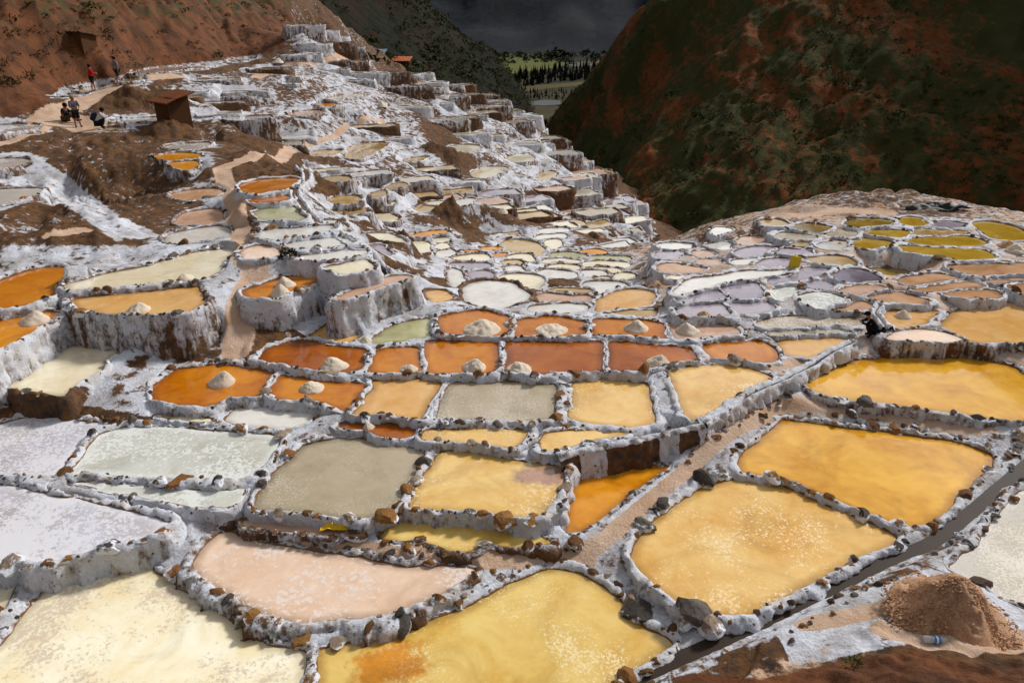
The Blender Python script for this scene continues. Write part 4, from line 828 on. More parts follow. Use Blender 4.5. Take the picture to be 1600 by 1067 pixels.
def put_stone(parent, loc0, x, y, z, s, rng):
    o = bpy.data.objects.new('stone', STONES[rng.randrange(len(STONES))]); COL.objects.link(o); o.parent = parent
    o.location = (x - loc0[0], y - loc0[1], z - loc0[2]); o.rotation_euler = (rng.uniform(-.3, .3), rng.uniform(-.3, .3), rng.uniform(0, 6.28))
    o.scale = (s * rng.uniform(.75, 1.35), s * rng.uniform(.75, 1.2), s * rng.uniform(.6, 1.1)); return o
def small_stones(lst, name, parent, loc0):
    VV, FF, b = [], [], 0; rng = random.Random(len(lst))
    for (x, y, z, s) in lst:
        k = rng.randrange(len(STONES)); a = rng.uniform(0, 6.28); c_, s_ = math.cos(a), math.sin(a)
        v = STONE_V[k] * s; v = np.column_stack([v[:, 0]*c_ - v[:, 1]*s_ + x - loc0[0], v[:, 0]*s_ + v[:, 1]*c_ + y - loc0[1], v[:, 2] + z - loc0[2]])
        VV.append(v); FF.append(STONE_F[k] + b); b += len(v)
    o = add(name, mesh_from(name, np.vstack(VV), np.vstack(FF), MAT_STONE_SMALL, False), parent); tag(o, kind='stuff'); return o
MAT_STONE_SMALL = plain('pebble_stone', (84, 64, 46), .85, .2, .5, 6)

# ---------------------------------------------------------------- ponds: brine sheet, salt dike with its wall, stones
for p in PONDS: p['lo'], p['hi'] = p['poly'].min(0), p['poly'].max(0)
n_single = 0
MASS = dict(v=[], f=[], m=[], hw=[], wt=[], dirt=[], n=0); MASS_MATS = [MAT_SALT] + [WATER[k] for k in ('cream', 'white', 'tan', 'lavender', 'grey', 'pink')]; MASS_IX = {k: i + 1 for i, k in enumerate(('cream', 'white', 'tan', 'lavender', 'grey', 'pink'))}
for pi, p in enumerate(PONDS):
    C, z, dist = p['poly'], p['z'], p['dist']; rng = random.Random(1000 + pi); far = p.get('far', False)
    loc0 = (float(p['c'][0]), float(p['c'][1]), z); mass = p.get('mass', False)
    if not mass: e = empty('salt_pond', loc0); tag(e, p['label'], 'pond', p['group']); p['obj'] = e
    W = offset_poly(C, .03); W = W if not far else C
    if dist < 26 and not far:               # margin rings so the brine can change towards its shore
        md_ = 2 * abs(area2(C)) / np.linalg.norm(np.roll(C, -1, 0) - C, axis=1).sum(); W0 = W - p['c']; sp = float(np.clip(.010 * dist, .09, .24))
        gx_, gy_ = np.meshgrid(np.arange(W0[:, 0].min(), W0[:, 0].max(), sp), np.arange(W0[:, 1].min(), W0[:, 1].max(), sp)); gp = np.column_stack([gx_.ravel(), gy_.ravel()])
        gp = gp[poly_sd(gp, W0[::2]) < -.05]; nW = len(W0)
        dv, de, df, _, _, _ = delaunay_2d_cdt([Vector(v) for v in W0.tolist() + gp.tolist()], [(k, (k + 1) % nW) for k in range(nW)], [], 1, 1e-5)
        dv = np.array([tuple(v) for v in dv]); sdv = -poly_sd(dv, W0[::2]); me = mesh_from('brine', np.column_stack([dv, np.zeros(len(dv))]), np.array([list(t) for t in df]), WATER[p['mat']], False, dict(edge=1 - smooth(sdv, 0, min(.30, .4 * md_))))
    else: me = mesh_from('brine', np.column_stack([W - p['c'], np.zeros(len(W))]), [tuple(range(len(W)))], WATER[p['mat']], False)
    if not mass: add('brine', me, e)
    n = normals2(C, True)
    foot = np.min([ground(C + n * d) for d in (.2, .32, .5)] + ([ground(C + n * .8)] if dist > 24 else []), axis=0) - .10
    foot = np.minimum(foot, z - .05); foot = np.maximum(foot, z - 3.2)
    for _ in range(2): foot = np.minimum(foot, (np.roll(foot, 1) + foot + np.roll(foot, -1)) / 3 + .02)
    # the higher pond owns a shared dike: its crest fills the gap, the lower pond only gets a foot at the water line
    gap, own = np.full(len(C), .30), np.ones(len(C), bool)
    lo, hi = C.min(0) - .6, C.max(0) + .6
    for qi, q in enumerate(PONDS):
        if q is p or (q['hi'] < lo).any() or (q['lo'] > hi).any(): continue
        sd = poly_sd(C, q['poly'][:: 2 if len(q['poly']) > 40 else 1]); near = sd < gap
        gap = np.where(near, sd, gap); own = np.where(near, (z > q['z'] + .02) or (abs(z - q['z']) <= .02 and pi < qi), own)
    ww = np.where(own, np.clip((gap - .02) / .21, .45, 1.5), .32); hh = np.where(own, 1.0, .28)
    ww = np.where(gap >= .30, .60, ww) * p['w']
    mind = 2 * abs(area2(C)) / np.linalg.norm(np.roll(C, -1, 0) - C, axis=1).sum(); hs = float(np.clip(mind / .8, .28, 1.0)) if not far else .8
    ww = ww * (1 if far else np.clip(mind / .55, .45, 1.0)); hh = hh * .68 * hs
    for _ in range(3): ww = (np.roll(ww, 1) + ww + np.roll(ww, -1)) / 3; hh = (np.roll(hh, 1) + hh + np.roll(hh, -1)) / 3
    p['wk'] = ww
    V, F, hw, wt, n, hl, lump = crust_sweep(C, z, ww, hh, dist, True, foot, p['dirt'], pi)
    dirt = np.full(len(V), float(p['dirt']))
    if mass:
        M_ = MASS; nb = M_['n']; wv = np.column_stack([C, np.full(len(C), z)]); M_['v'] += [V, wv]; M_['f'] += [tuple(f_) for f_ in (F + nb).tolist()] + [tuple(range(nb + len(V), nb + len(V) + len(C)))]
        M_['m'] += [0] * len(F) + [MASS_IX[p['mat']]]; M_['hw'] += [hw, np.zeros(len(C))]; M_['wt'] += [wt, np.zeros(len(C))]; M_['dirt'] += [dirt, np.zeros(len(C))]; M_['n'] += len(V) + len(C); continue
    if 'dark bank' in p['label'] and p['mat'] == 'cream' and p['z'] > .7:
        qx = to_px(V); dirt = np.where((qx[:, 1] > 604) & (qx[:, 0] < 135), 1.1, dirt)
    me = mesh_from('salt_dike', V - np.array(loc0), F, MAT_SALT, True, dict(hw=hw, wt=wt, dirt=dirt))
    dk = add('salt_dike', me, e)
    if p['st'] > 0 and not far:
        step = np.linalg.norm(np.roll(C, -1, 0) - C, axis=1).mean(); L = step * len(C); s = 0; small = []
        while s < L:
            rad = (rng.uniform(.03, .06) if rng.random() < .5 else min(.19, rng.lognormvariate(math.log(.092), .40))) * (1.15 if dist < 14 else 1.0) * (hs ** .5)
            clus = vnoise(np.array([[s * .8, pi * 3.1, 0.]]), 77)[0]
            s += rad * rng.uniform(1.4, 2.3)
            if rng.random() > p['st'] * ((1.6 if dist < 16 else 1.15) + .8 * clus): s += rng.uniform(.03, .2); continue
            k = int(s / step) % len(C); 
            if hh[k] < .45 * hs * .68: continue
            o = rng.uniform(.03, .17) * ww[k] * lump[k]
            x, y = C[k] + n[k] * o
            if not stone_free(x, y, rad): continue
            zt = z + .09 * hl[k] * hh[k] - rad * rng.uniform(-.12, .3)
            if 2 * rad * FPX / dist   >= 6.5 and n_single < 2400: put_stone(dk, loc0, x, y, zt, rad, rng); n_single += 1
            else: small.append((x, y, zt, rad))
        if small: small_stones(small, 'pebbles', dk, loc0)
    # stones set in the tall faces of near walls
if MASS['v']:
    me = mesh_from('salt_terraces', np.vstack(MASS['v']), MASS['f'], None, True, dict(hw=np.concatenate(MASS['hw']), wt=np.concatenate(MASS['wt']), dirt=np.concatenate(MASS['dirt'])))
    for m_ in MASS_MATS: me.materials.append(m_)
    me.polygons.foreach_set('material_index', np.array(MASS['m'], np.int32)); tag(add('salt_terraces', me), 'mass of tiny far terrace ponds at the top of the white slope', kind='stuff')
print('stones', n_single)

# ---------------------------------------------------------------- dark feed channel at right with its far bank
for line, wd in chan:
    loc0 = line[len(line) // 2]; e = empty('water_channel', loc0); tag(e, 'dark narrow brine channel running diagonally between white salt banks', 'channel')
    n = normals2(line[:, :2], False); zc = line[:, 2]
    V = np.vstack([np.column_stack([line[:, :2] - n * (wd + .08), zc]), np.column_stack([line[:, :2] + n * (wd + .08), zc])]) - loc0
    N = len(line); F = np.array([(k, k + 1, N + k + 1, N + k) for k in range(N - 1)])
    add('channel_water', mesh_from('channel_water', V, F, MAT_MUDCH, True), e)
    for sgn, off in ((1, wd + .02),):
        C = line[:, :2] + n * off * sgn; C = C if sgn > 0 else C[::-1]; zb = np.linspace(-.05, .31, N); zb = zb if sgn > 0 else zb[::-1]
        V, F, hw, wt, nn, hl, lump = crust_sweep(C, zb, .75, .7, 9, False, zb - .3, .2, 300 + sgn)
        V[:, 2] = np.where(hw < -.05, V[:, 2] - .25, V[:, 2])
        bk = add('salt_bank', mesh_from('salt_bank', V - loc0, F if True else F, MAT_SALT, True, dict(hw=np.maximum(hw, .2), wt=wt, dirt=np.full(len(V), .25))), e)
        rng = random.Random(5 + sgn); s = 0.0
        while s < N - 2:
            k = int(s); s += rng.uniform(2, 9)
            if rng.random() < (.62 if sgn > 0 else .12):
                rad = min(.17, rng.lognormvariate(math.log(.085), .35)); x, y = C[k] + nn[k] * rng.uniform(.04, .2)
                if stone_free(x, y, rad): put_stone(bk, loc0, x, y, zb[k] + .1, rad, rng)

# ---------------------------------------------------------------- feeder channels on the dike tops, and the striped retaining wall
def feeder(label, pts, zs, wd, mat, bank_w, use_hit=False, lift=.05):
    if use_hit: q = np.array([hit(*p_) for p_ in pts]); q[:, 2] += lift
    else: q = np.array([at_z([p_], z_)[0] for p_, z_ in zip(pts, zs)])
    dist = float(np.linalg.norm(q.mean(0) - np.array([0, 0, CAMZ]))); line = spline(q, False, float(np.clip(.0036 * dist, .04, .12)))
    if use_hit: line[:, 2] = np.maximum(line[:, 2], ground(line[:, :2]) + .02); line[:, 2] = np.convolve(np.pad(line[:, 2], 3, 'edge'), np.ones(7) / 7, 'valid')
    loc0 = line[len(line) // 2].copy(); e = empty('feeder_channel', loc0); tag(e, label, 'channel', 'small feeder channels along the dikes'); n = normals2(line[:, :2], False); N = len(line)
    V = np.vstack([np.column_stack([line[:, :2] - n * (wd + .06), line[:, 2]]), np.column_stack([line[:, :2] + n * (wd + .06), line[:, 2]])]) - loc0
    add('channel_bed', mesh_from('channel_bed', V, np.array([(k, k + 1, N + k + 1, N + k) for k in range(N - 1)]), mat, True), e)
    for sgn in (1, -1):
        C = line[:, :2] + n * wd * sgn; zb = line[:, 2] - .01
        if sgn < 0: C, zb = C[::-1], zb[::-1]
        V, F, hw, wt, nn, hl, lump = crust_sweep(C, zb, bank_w, .65, dist, False, zb - .22, .1, 400 + sgn)
        add('salt_bank', mesh_from('salt_bank', V - loc0, F, MAT_SALT, True, dict(hw=np.maximum(hw, .2), wt=wt, dirt=np.full(len(V), .1))), e)
MAT_BED = plain('feeder_mud', (112, 82, 60), .7, .2, .3, 4)
feeder('dark feeder channel curving along the dike between the rounded pond and the mud strip', [(1096,664),(1130,643),(1180,613),(1225,594),(1268,572),(1300,551),(1332,536)], [.60, .61, .62, .64, .68, .74, .80], .05, MAT_MUDCH, .5)
feeder('feeder channel winding down the white slope beside the striped ponds', [(468,262),(480,280),(463,297),(462,310),(490,345),(520,364),(560,394),(600,420),(632,432)], None, .10, MAT_BED, .55, True)
feeder('short feeder channel curving beside the small orange pond with a white pile', [(1375,478),(1368,490),(1378,502),(1386,514)], [.95, .93, .92, .90], .05, MAT_BED, .5)
q = np.array([at_z([p_], z_)[0] for p_, z_ in (((868, 712), .50), ((905, 703), .52), ((960, 692), .54), ((1010, 682), .56), ((1060, 672), .57), ((1096, 664), .58))]); line = spline(q, False, .05); loc0 = line[len(line) // 2].copy()
ft = np.minimum(ground(line[:, :2] + normals2(line[:, :2], False) * .35), line[:, 2] - .35) - .1; sx_ = np.arange(len(line)) * .05
V, F, hw, wt, nn, hl, lump = crust_sweep(line[:, :2], line[:, 2], .8, .8, 12, False, np.minimum(ft, line[:, 2] - .5), .6, 512); st_ = np.repeat(np.where(np.sin(sx_ * 5.2 + 1.4 * np.sin(sx_ * 2.3)) > -.1, 1.15, .0), len(V) // len(line))
rw = empty('retaining_wall', loc0); tag(rw, 'low retaining wall with brown and white vertical stripes above the deep orange pond', 'wall')
add('wall_face', mesh_from('wall_face', V - loc0, F, MAT_SALT, True, dict(hw=np.maximum(hw, .2), wt=wt, dirt=np.where(wt > .02, st_, .2))), rw)

# loose stones edging the mud strips between the ponds
GROUND = bpy.data.objects['terrace_ground']; rng = random.Random(99)
for pts, step_, smin, smax in (([(1215,648),(1280,655),(1360,664),(1440,672),(1530,686)], .16, .06, .17), ([(1290,618),(1340,630),(1420,638),(1500,646),(1570,652)], .22, .05, .16), ([(905,842),(950,806),(1000,770),(1050,735),(1100,692),(1150,662)], .24, .05, .13), ([(640,862),(720,872),(790,862),(850,862),(905,858)], .13, .05, .17), ([(400,842),(470,850),(540,860),(620,876)], .16, .06, .17), ([(770,900),(830,885),(880,882)], .15, .07, .17), ([(1100,690),(1130,672),(1175,655),(1215,630),(1260,610)], .2, .06, .15), ([(0,632),(80,640),(170,652),(240,658)], .2, .05, .13), ([(1225,1000),(1260,975),(1300,950),(1350,925),(1400,905)], .2, .05, .13), ([(335,835),(345,822),(372,815)], .14, .1, .2), ([(1580,655),(1590,680),(1588,710),(1570,735)], .16, .08, .2), ([(1180,580),(1230,574),(1280,566)], .4, .05, .12)):
    q = np.array([hit(*p_) for p_ in pts]); ln_ = spline(q[:, :2], False, step_)
    for x, y in ln_:
        r_ = rng.uniform(smin, smax) * rng.uniform(.6, 1); x += rng.gauss(0, .05); y += rng.gauss(0, .05)
        if stone_free(x, y, r_): put_stone(GROUND, (0, 0, 0), x, y, float(ground([(x, y)])[0]) + r_ * .12, r_, rng)
# ---------------------------------------------------------------- hills round the gorge, valley floor, far mountain
def hill(name, label, pts_img, pts_fix, mat, xr, yr, nx, ny, amp, freq, seed, attrs=None, cut=None):
    a = np.array(pts_img, float); w_ = at_y(a[:, :2], a[:, 2]); P_ = np.vstack([w_, np.array(pts_fix, float)]) if pts_fix else w_
    fit = rbf_fit(P_[:, :2], P_[:, 2]); X, Y = np.meshgrid(np.linspace(*xr, nx), np.linspace(*yr, ny), indexing='ij')
    xy = np.column_stack([X.ravel(), Y.ravel()]); z = rbf_eval(fit, xy)
    q = xy * freq
    rid = 1 - np.abs(fbm(np.column_stack([q[:, 0] * .8 - q[:, 1] * .5, q[:, 1] * .35 + q[:, 0] * .25, np.zeros(len(q))]), 4, seed))
    z = z + amp * (rid - .75) * 2.2 + amp * .55 * fbm(q * 4, 4, seed + 5) + amp * .30 * (.5 - np.abs(fbm(np.column_stack([q[:, 0] * 9 - q[:, 1] * 6, q[:, 1] * 3 + q[:, 0] * 2, np.zeros(len(q))]), 3, seed + 8)) * 2)
    o = add(name, mesh_from(name, np.column_stack([xy, z]), grid_faces(nx, ny)[:, ::-1], mat, True)); tag(o, label, kind='structure')
    return xy, z, (nx, ny)
RH = hill('hillside', 'steep dark red hillside with scrub across the gorge at right',
  [(1035,0,175),(1000,40,182),(960,75,192),(930,110,203),(900,145,215),(870,180,228),(860,195,235),(960,275,130),(1060,372,92),(1000,320,110),(1150,350,84),(1300,330,80),(1450,335,78),(1600,345,74),(1000,150,168),(1000,220,142),(1100,100,140),(1100,200,116),(1100,280,98),(1200,0,150),(1200,100,126),(1200,200,106),(1200,280,91),(1400,0,130),(1400,100,112),(1400,200,96),(1400,270,87),(1600,0,116),(1600,100,101),(1600,200,89),(1600,280,80)],
  [(20,72,-20),(34,62,-21),(55,56,-18),(12,95,-21),(14,120,-23),(16,160,-27),(18,200,-33),(16,240,-40),(70,190,27),(90,160,42),(110,130,58),(130,100,66),(100,80,26),(80,60,0),(55,240,8),(40,270,-4),(30,300,-18),(15,290,-45),(60,300,14),(120,240,70),(150,160,92),(5,260,-52)],
  MAT_RHILL, (0, 160), (50, 310), 380, 460, 2.9, .06, 61)
GH = hill('hillside', 'dark green scrub-covered spur beyond the white slope',
  [(430,5,150),(500,20,160),(500,45,145),(560,60,160),(590,98,150),(640,112,150),(640,40,200),(700,60,225),(740,90,235),(700,100,200),(760,130,220),(720,145,170),(800,170,200),(840,190,190),(780,160,190),(690,128,140),(650,118,120),(790,110,250),(640,0,240),(600,20,200),(680,20,250),(720,55,262),(780,92,270),(815,140,262),(850,180,240)],
  [(-20,100,-6),(0,105,-14),(8,120,-20),(14,160,-28),(16,200,-34),(10,240,-36),(8,270,-42),(6,300,-50),(-10,300,-32),(-20,300,-14),(-40,320,8),(-60,320,28),(-90,300,56),(-90,200,56),(-80,150,32),(-60,120,20),(-45,105,6),(-30,100,-2),(-104,250,70),(-20,340,-30),(-60,360,10),(10,340,-62)],
  MAT_GHILL, (-110, 18), (92, 345), 240, 340, 1.9, .05, 71)
# scrub: low leafy bushes scattered over both slopes
def scrub(name, label, xy, z, shape, n, seed, size, cond, mat):
    rg = np.random.default_rng(seed); nx, ny = shape; den = fbm(np.column_stack([xy * .06, np.zeros(len(xy))]), 4, seed)
    ok = np.nonzero(cond(xy, z) & (den > -.12 + .2 * rg.random(len(xy)) - .1))[0]; pick = ok[rg.integers(0, len(ok), n)]
    K = 40; tri = rg.normal(size=(n, K, 3)); tri /= np.linalg.norm(tri, axis=2)[:, :, None]; tri[:, :, 2] = np.abs(tri[:, :, 2]) * .8
    sz = size * rg.lognormal(0, .45, n); cen = np.column_stack([xy[pick], z[pick]]) + np.column_stack([rg.normal(size=(n, 2)) * .3, np.zeros(n)])
    c = cen[:, None] + tri * (sz[:, None, None] * (.55 + .45 * rg.random((n, K, 1))))
    leaf = rg.normal(size=(n, K, 3, 3)) * (sz[:, None, None, None] * .15)
    V = (c[:, :, None, :] + leaf).reshape(-1, 3); F = np.arange(len(V)).reshape(-1, 3)
    o = add(name, mesh_from(name, V, F, mat, False)); tag(o, label, kind='stuff')
MAT_SCRUB = plain('scrub_leaf', (66, 70, 34), .9, .1, .55, .35)
scrub('scrub', 'dark green low scrub over the red hillside', RH[0], RH[1], RH[2], 13000, 5, .42, lambda xy, z: (xy[:, 1] < 260), MAT_SCRUB)
scrub('scrub', 'dark green bushes covering the far spur', GH[0], GH[1], GH[2], 5000, 6, .8, lambda xy, z: (xy[:, 1] > 100), MAT_SCRUB)
ok_ = (soil > .8) & (gz > 3.0) & (flat[:, 1] > 38)
scrub('scrub', 'brown-green tufts on the earth hill at upper left', flat[ok_], gz[ok_], (0, 0), 1500, 8, .20, lambda xy, z: z > 4.0, plain('dry_tuft', (78, 66, 36), .9, .1, .5, .6))
# valley floor with fields
def make_valley():
    m = NT('valley_fields'); v = m.new('ShaderNodeTexVoronoi'); m.link(m.vec((.006, .0022, 1), (0, 0, .3)), v.inputs['Vector']); v.inputs['Scale'].default_value = 1.0
    sep = m.new('ShaderNodeSeparateColor'); m.link(v.outputs['Color'], sep.inputs[0])
    c = m.mix(m.ramp(sep.outputs[0], .3, .7), lin(46, 48, 27), lin(68, 62, 38)); c = m.mix(m.ramp(sep.outputs[1], .55, .7), c, lin(34, 38, 25))
    c = m.mix(m.ramp(m.noise(.02, 5), .4, .7), c, lin(40, 39, 29)); return m.done(c, .95, .1)
ZV = -120.0
vf = mesh_from('valley_floor', [(-6000, 345, ZV), (9000, 345, ZV), (9000, 9000, ZV), (-6000, 9000, ZV)], [(0, 1, 2, 3)], make_valley(), False)
tag(add('valley_floor', vf), 'flat green valley floor with fields far below', kind='structure')
def ground_patch(name, label, px, dz, mat):
    c = at_z(px, ZV); V = [(q[0], q[1], ZV + dz) for q in c]; tag(add(name, mesh_from(name, V, [tuple(range(len(V)))], mat, False)), label, kind='structure')
ground_patch('field', 'bright green meadow on the valley floor', [(770,92),(800,90),(850,93),(895,100),(870,106),(830,112),(800,116),(760,118)], .5, plain('meadow', (92, 96, 46), .95, .1, .3, .01))
ground_patch('field', 'pale ploughed field beside the row of dark trees', [(895,98),(930,95),(960,98),(940,104),(900,105),(880,102)], .5, plain('ploughed', (96, 86, 78), .95, .1, .25, .01))
ground_patch('field', 'tan stubble field below the dark trees', [(800,137),(850,133),(920,128),(920,133),(860,139),(810,145)], .5, plain('stubble', (86, 76, 46), .95, .1, .3, .01))
ground_patch('river', 'pale grey river bend in the valley', [(830,160),(850,157),(875,158),(880,164),(850,166),(832,165)], .6, plain('river_water', (84, 88, 86), .3, .5, .1, .01))
# dark conifers in the valley: one far wood
rg = np.random.default_rng(12); VV, FF, b = [], [], 0
for k in range(230):
    t = rg.random(); row = k % 5
    px = (796 + 136 * t + rg.normal() * 2, [138, 131, 124, 146, 152][row] - 18 * t + rg.normal() * 1.5) if row < 3 else (800 + 110 * rg.random(), [146, 152][row - 3] + rg.normal() * 2)
    p = at_z([px], ZV)[0]; sc = p[1] / 1100; hgt = (9 + 9 * rg.random()) * sc * (1.0 if row < 3 else .5); wd = hgt * (.16 + .08 * rg.random())
    for j in range(16):                  # ragged whorls
        hz = hgt * (.08 + .92 * j / 16); rr_ = wd * (1 - j / 17) * (.7 + .6 * rg.random()); a0 = rg.random() * 6.28
        for q in range(3):
            a = a0 + q * 2.1; VV += [(p[0] + math.cos(a) * rr_, p[1] + math.sin(a) * rr_, ZV + hz - hgt * .05), (p[0] + math.cos(a + 1.5) * rr_, p[1] + math.sin(a + 1.5) * rr_, ZV + hz - hgt * .04), (p[0], p[1], ZV + hz + hgt * .12)]; FF.append((b, b + 1, b + 2)); b += 3
tag(add('wood', mesh_from('wood', VV, FF, plain('conifer', (18, 22, 17), .95, .05, .4, .02), False)), 'rows of dark conifers on the valley floor', kind='stuff')
for k, (x, y) in enumerate([(934, 82), (900, 80), (872, 77), (860, 84), (845, 75)]):
    p = at_z([(x, y)], ZV)[0]; mb = MB(); s = p[1] / 1100; mb.box((0, 0, 1.2 * s), (2.2 * s, 2 * s, 1.2 * s)); mb.add([(-2.4*s, -2.2*s, 2.4*s), (2.4*s, -2.2*s, 2.4*s), (2.4*s, 2.2*s, 2.4*s), (-2.4*s, 2.2*s, 2.4*s), (-2.4*s, 0, 3.4*s), (2.4*s, 0, 3.4*s)], [(0, 1, 5, 4), (2, 3, 4, 5), (0, 4, 3), (1, 2, 5)])
    o = mb.build('farmhouse', plain('farm_wall', (150, 146, 140) if k == 0 else (88, 82, 76), .9, .1), loc=(p[0], p[1], ZV)); tag(o, 'tiny farmhouse at the foot of the dark far mountain, %s from right' % ORD[k] if k else 'tiny whitest farmhouse beside the red hillside edge', 'house', 'farmhouses far across the valley')
# dark groves and hedges scattered along the foot of the mountain
rg = np.random.default_rng(44); n_ = 700; gx = rg.uniform(-500, 900, n_); gy = 2050 + rg.random(n_) ** .7 * 620; K = 24; d_ = rg.normal(size=(n_, K, 3)); d_ /= np.linalg.norm(d_, axis=2)[:, :, None]; d_[:, :, 2] = np.abs(d_[:, :, 2]); sz = rg.lognormal(math.log(6), .5, n_)
V = (np.stack([gx, gy, np.full(n_, ZV)], 1)[:, None] + d_ * sz[:, None, None])[:, :, None, :] + rg.normal(size=(n_, K, 3, 3)) * sz[:, None, None, None] * .3
tag(add('groves', mesh_from('groves', V.reshape(-1, 3), np.arange(n_ * K * 3).reshape(-1, 3), plain('grove_leaf', (44, 50, 34), .95, .05, .4, .01), False)), 'dark groves along the foot of the far mountain', kind='stuff')
# far mountain
nx, ny = 160, 60; X, Y = np.meshgrid(np.linspace(-4200, 5200, nx), np.linspace(2500, 5200, ny), indexing='ij'); xy = np.column_stack([X.ravel(), Y.ravel()])
yb = Y.ravel() + 260 * fbm(np.column_stack([xy * .0016, np.zeros(len(xy))]), 4, 95)
zm = ZV - 6 + np.clip(yb - 2700, 0, None) * .46 * (1 + .25 * fbm(np.column_stack([xy * .0012, np.zeros(len(xy))]), 3, 91)) + 260 * (.4 - np.abs(fbm(np.column_stack([xy[:, 0] * .0035, xy[:, 1] * .0008, np.zeros(len(xy))]), 4, 97))) * smooth(yb, 2700, 3400) + 60 * fbm(np.column_stack([xy * .004, np.zeros(len(xy))]), 4, 92) * smooth(yb, 2700, 3200)
tag(add('mountain', mesh_from('mountain', np.column_stack([xy, zm]), grid_faces(nx, ny)[:, ::-1], MAT_MOUNT, True)), 'dark blue mountain wall closing the far side of the valley', kind='structure')
# ---------------------------------------------------------------- salt piles
def heap(name, label, px, wpx, hpx, mat, z=None, group=None, seed=0, nseg=40, nring=16, lop=0.0):
    if z is None:
        best = [p for p in PONDS[:NTR] if poly_sd(np.array([px], float), p['px'])[0] < 1]
        z = best[0]['z'] if best else None
    if wpx < 110: px = (px[0], px[1] - wpx * .11); wpx = wpx * .84; hpx = hpx * .86
    c = at_z([px], z)[0] if z is not None else hit(*px)
    dist = float(np.linalg.norm(c - np.array([0, 0, CAMZ]))); R = wpx / 2 * dist / FPX; Hh = hpx * dist / FPX / max(.55, math.cos(math.asin(min(.95, (CAMZ - c[2]) / dist)))) * .95
    a = np.arange(nseg) / nseg * 2 * np.pi; V = [(lop * Hh, 0, Hh)]
    for k in range(1, nring + 1):
        t = k / nring; prof = 1 - (math.sqrt(t * t + .02) - .1414) / (math.sqrt(1.02) - .1414) if wpx < 110 else (math.cos(t * math.pi) * .5 + .5) * .8 + .2 * (1 - t)
        rnd = 1 + .12 * vnoise(np.column_stack([np.cos(a) * 1.3 + seed, np.sin(a) * 1.3, np.full(nseg, t)]), 3)
        x, y = np.cos(a) * R * t * rnd, np.sin(a) * R * t * rnd
        zq = Hh * prof + R * .24 * min(1, t * 2.2) * (1 - t * .6) * fbm(np.column_stack([x, y, np.full(nseg, seed * 3.)]) / R * 5, 4, 8); zq = np.where(t > .97, -.05, np.maximum(zq, .004))
        V += list(np.column_stack([x + lop * Hh * prof, y, zq]))
    F = [(0, 1 + k, 1 + (k + 1) % nseg) for k in range(nseg)]
    for r_ in range(nring - 1):
        b = 1 + r_ * nseg; F += [(b + k, b + nseg + k, b + nseg + (k + 1) % nseg, b + (k + 1) % nseg) for k in range(nseg)]
    V = [tuple(v) for v in V]; o = add(name, mesh_from(name, V, F, mat, True), loc=tuple(c)); tag(o, label, 'salt pile', group); return o, c, R, Hh
GP = 'salt piles drying in the ponds'
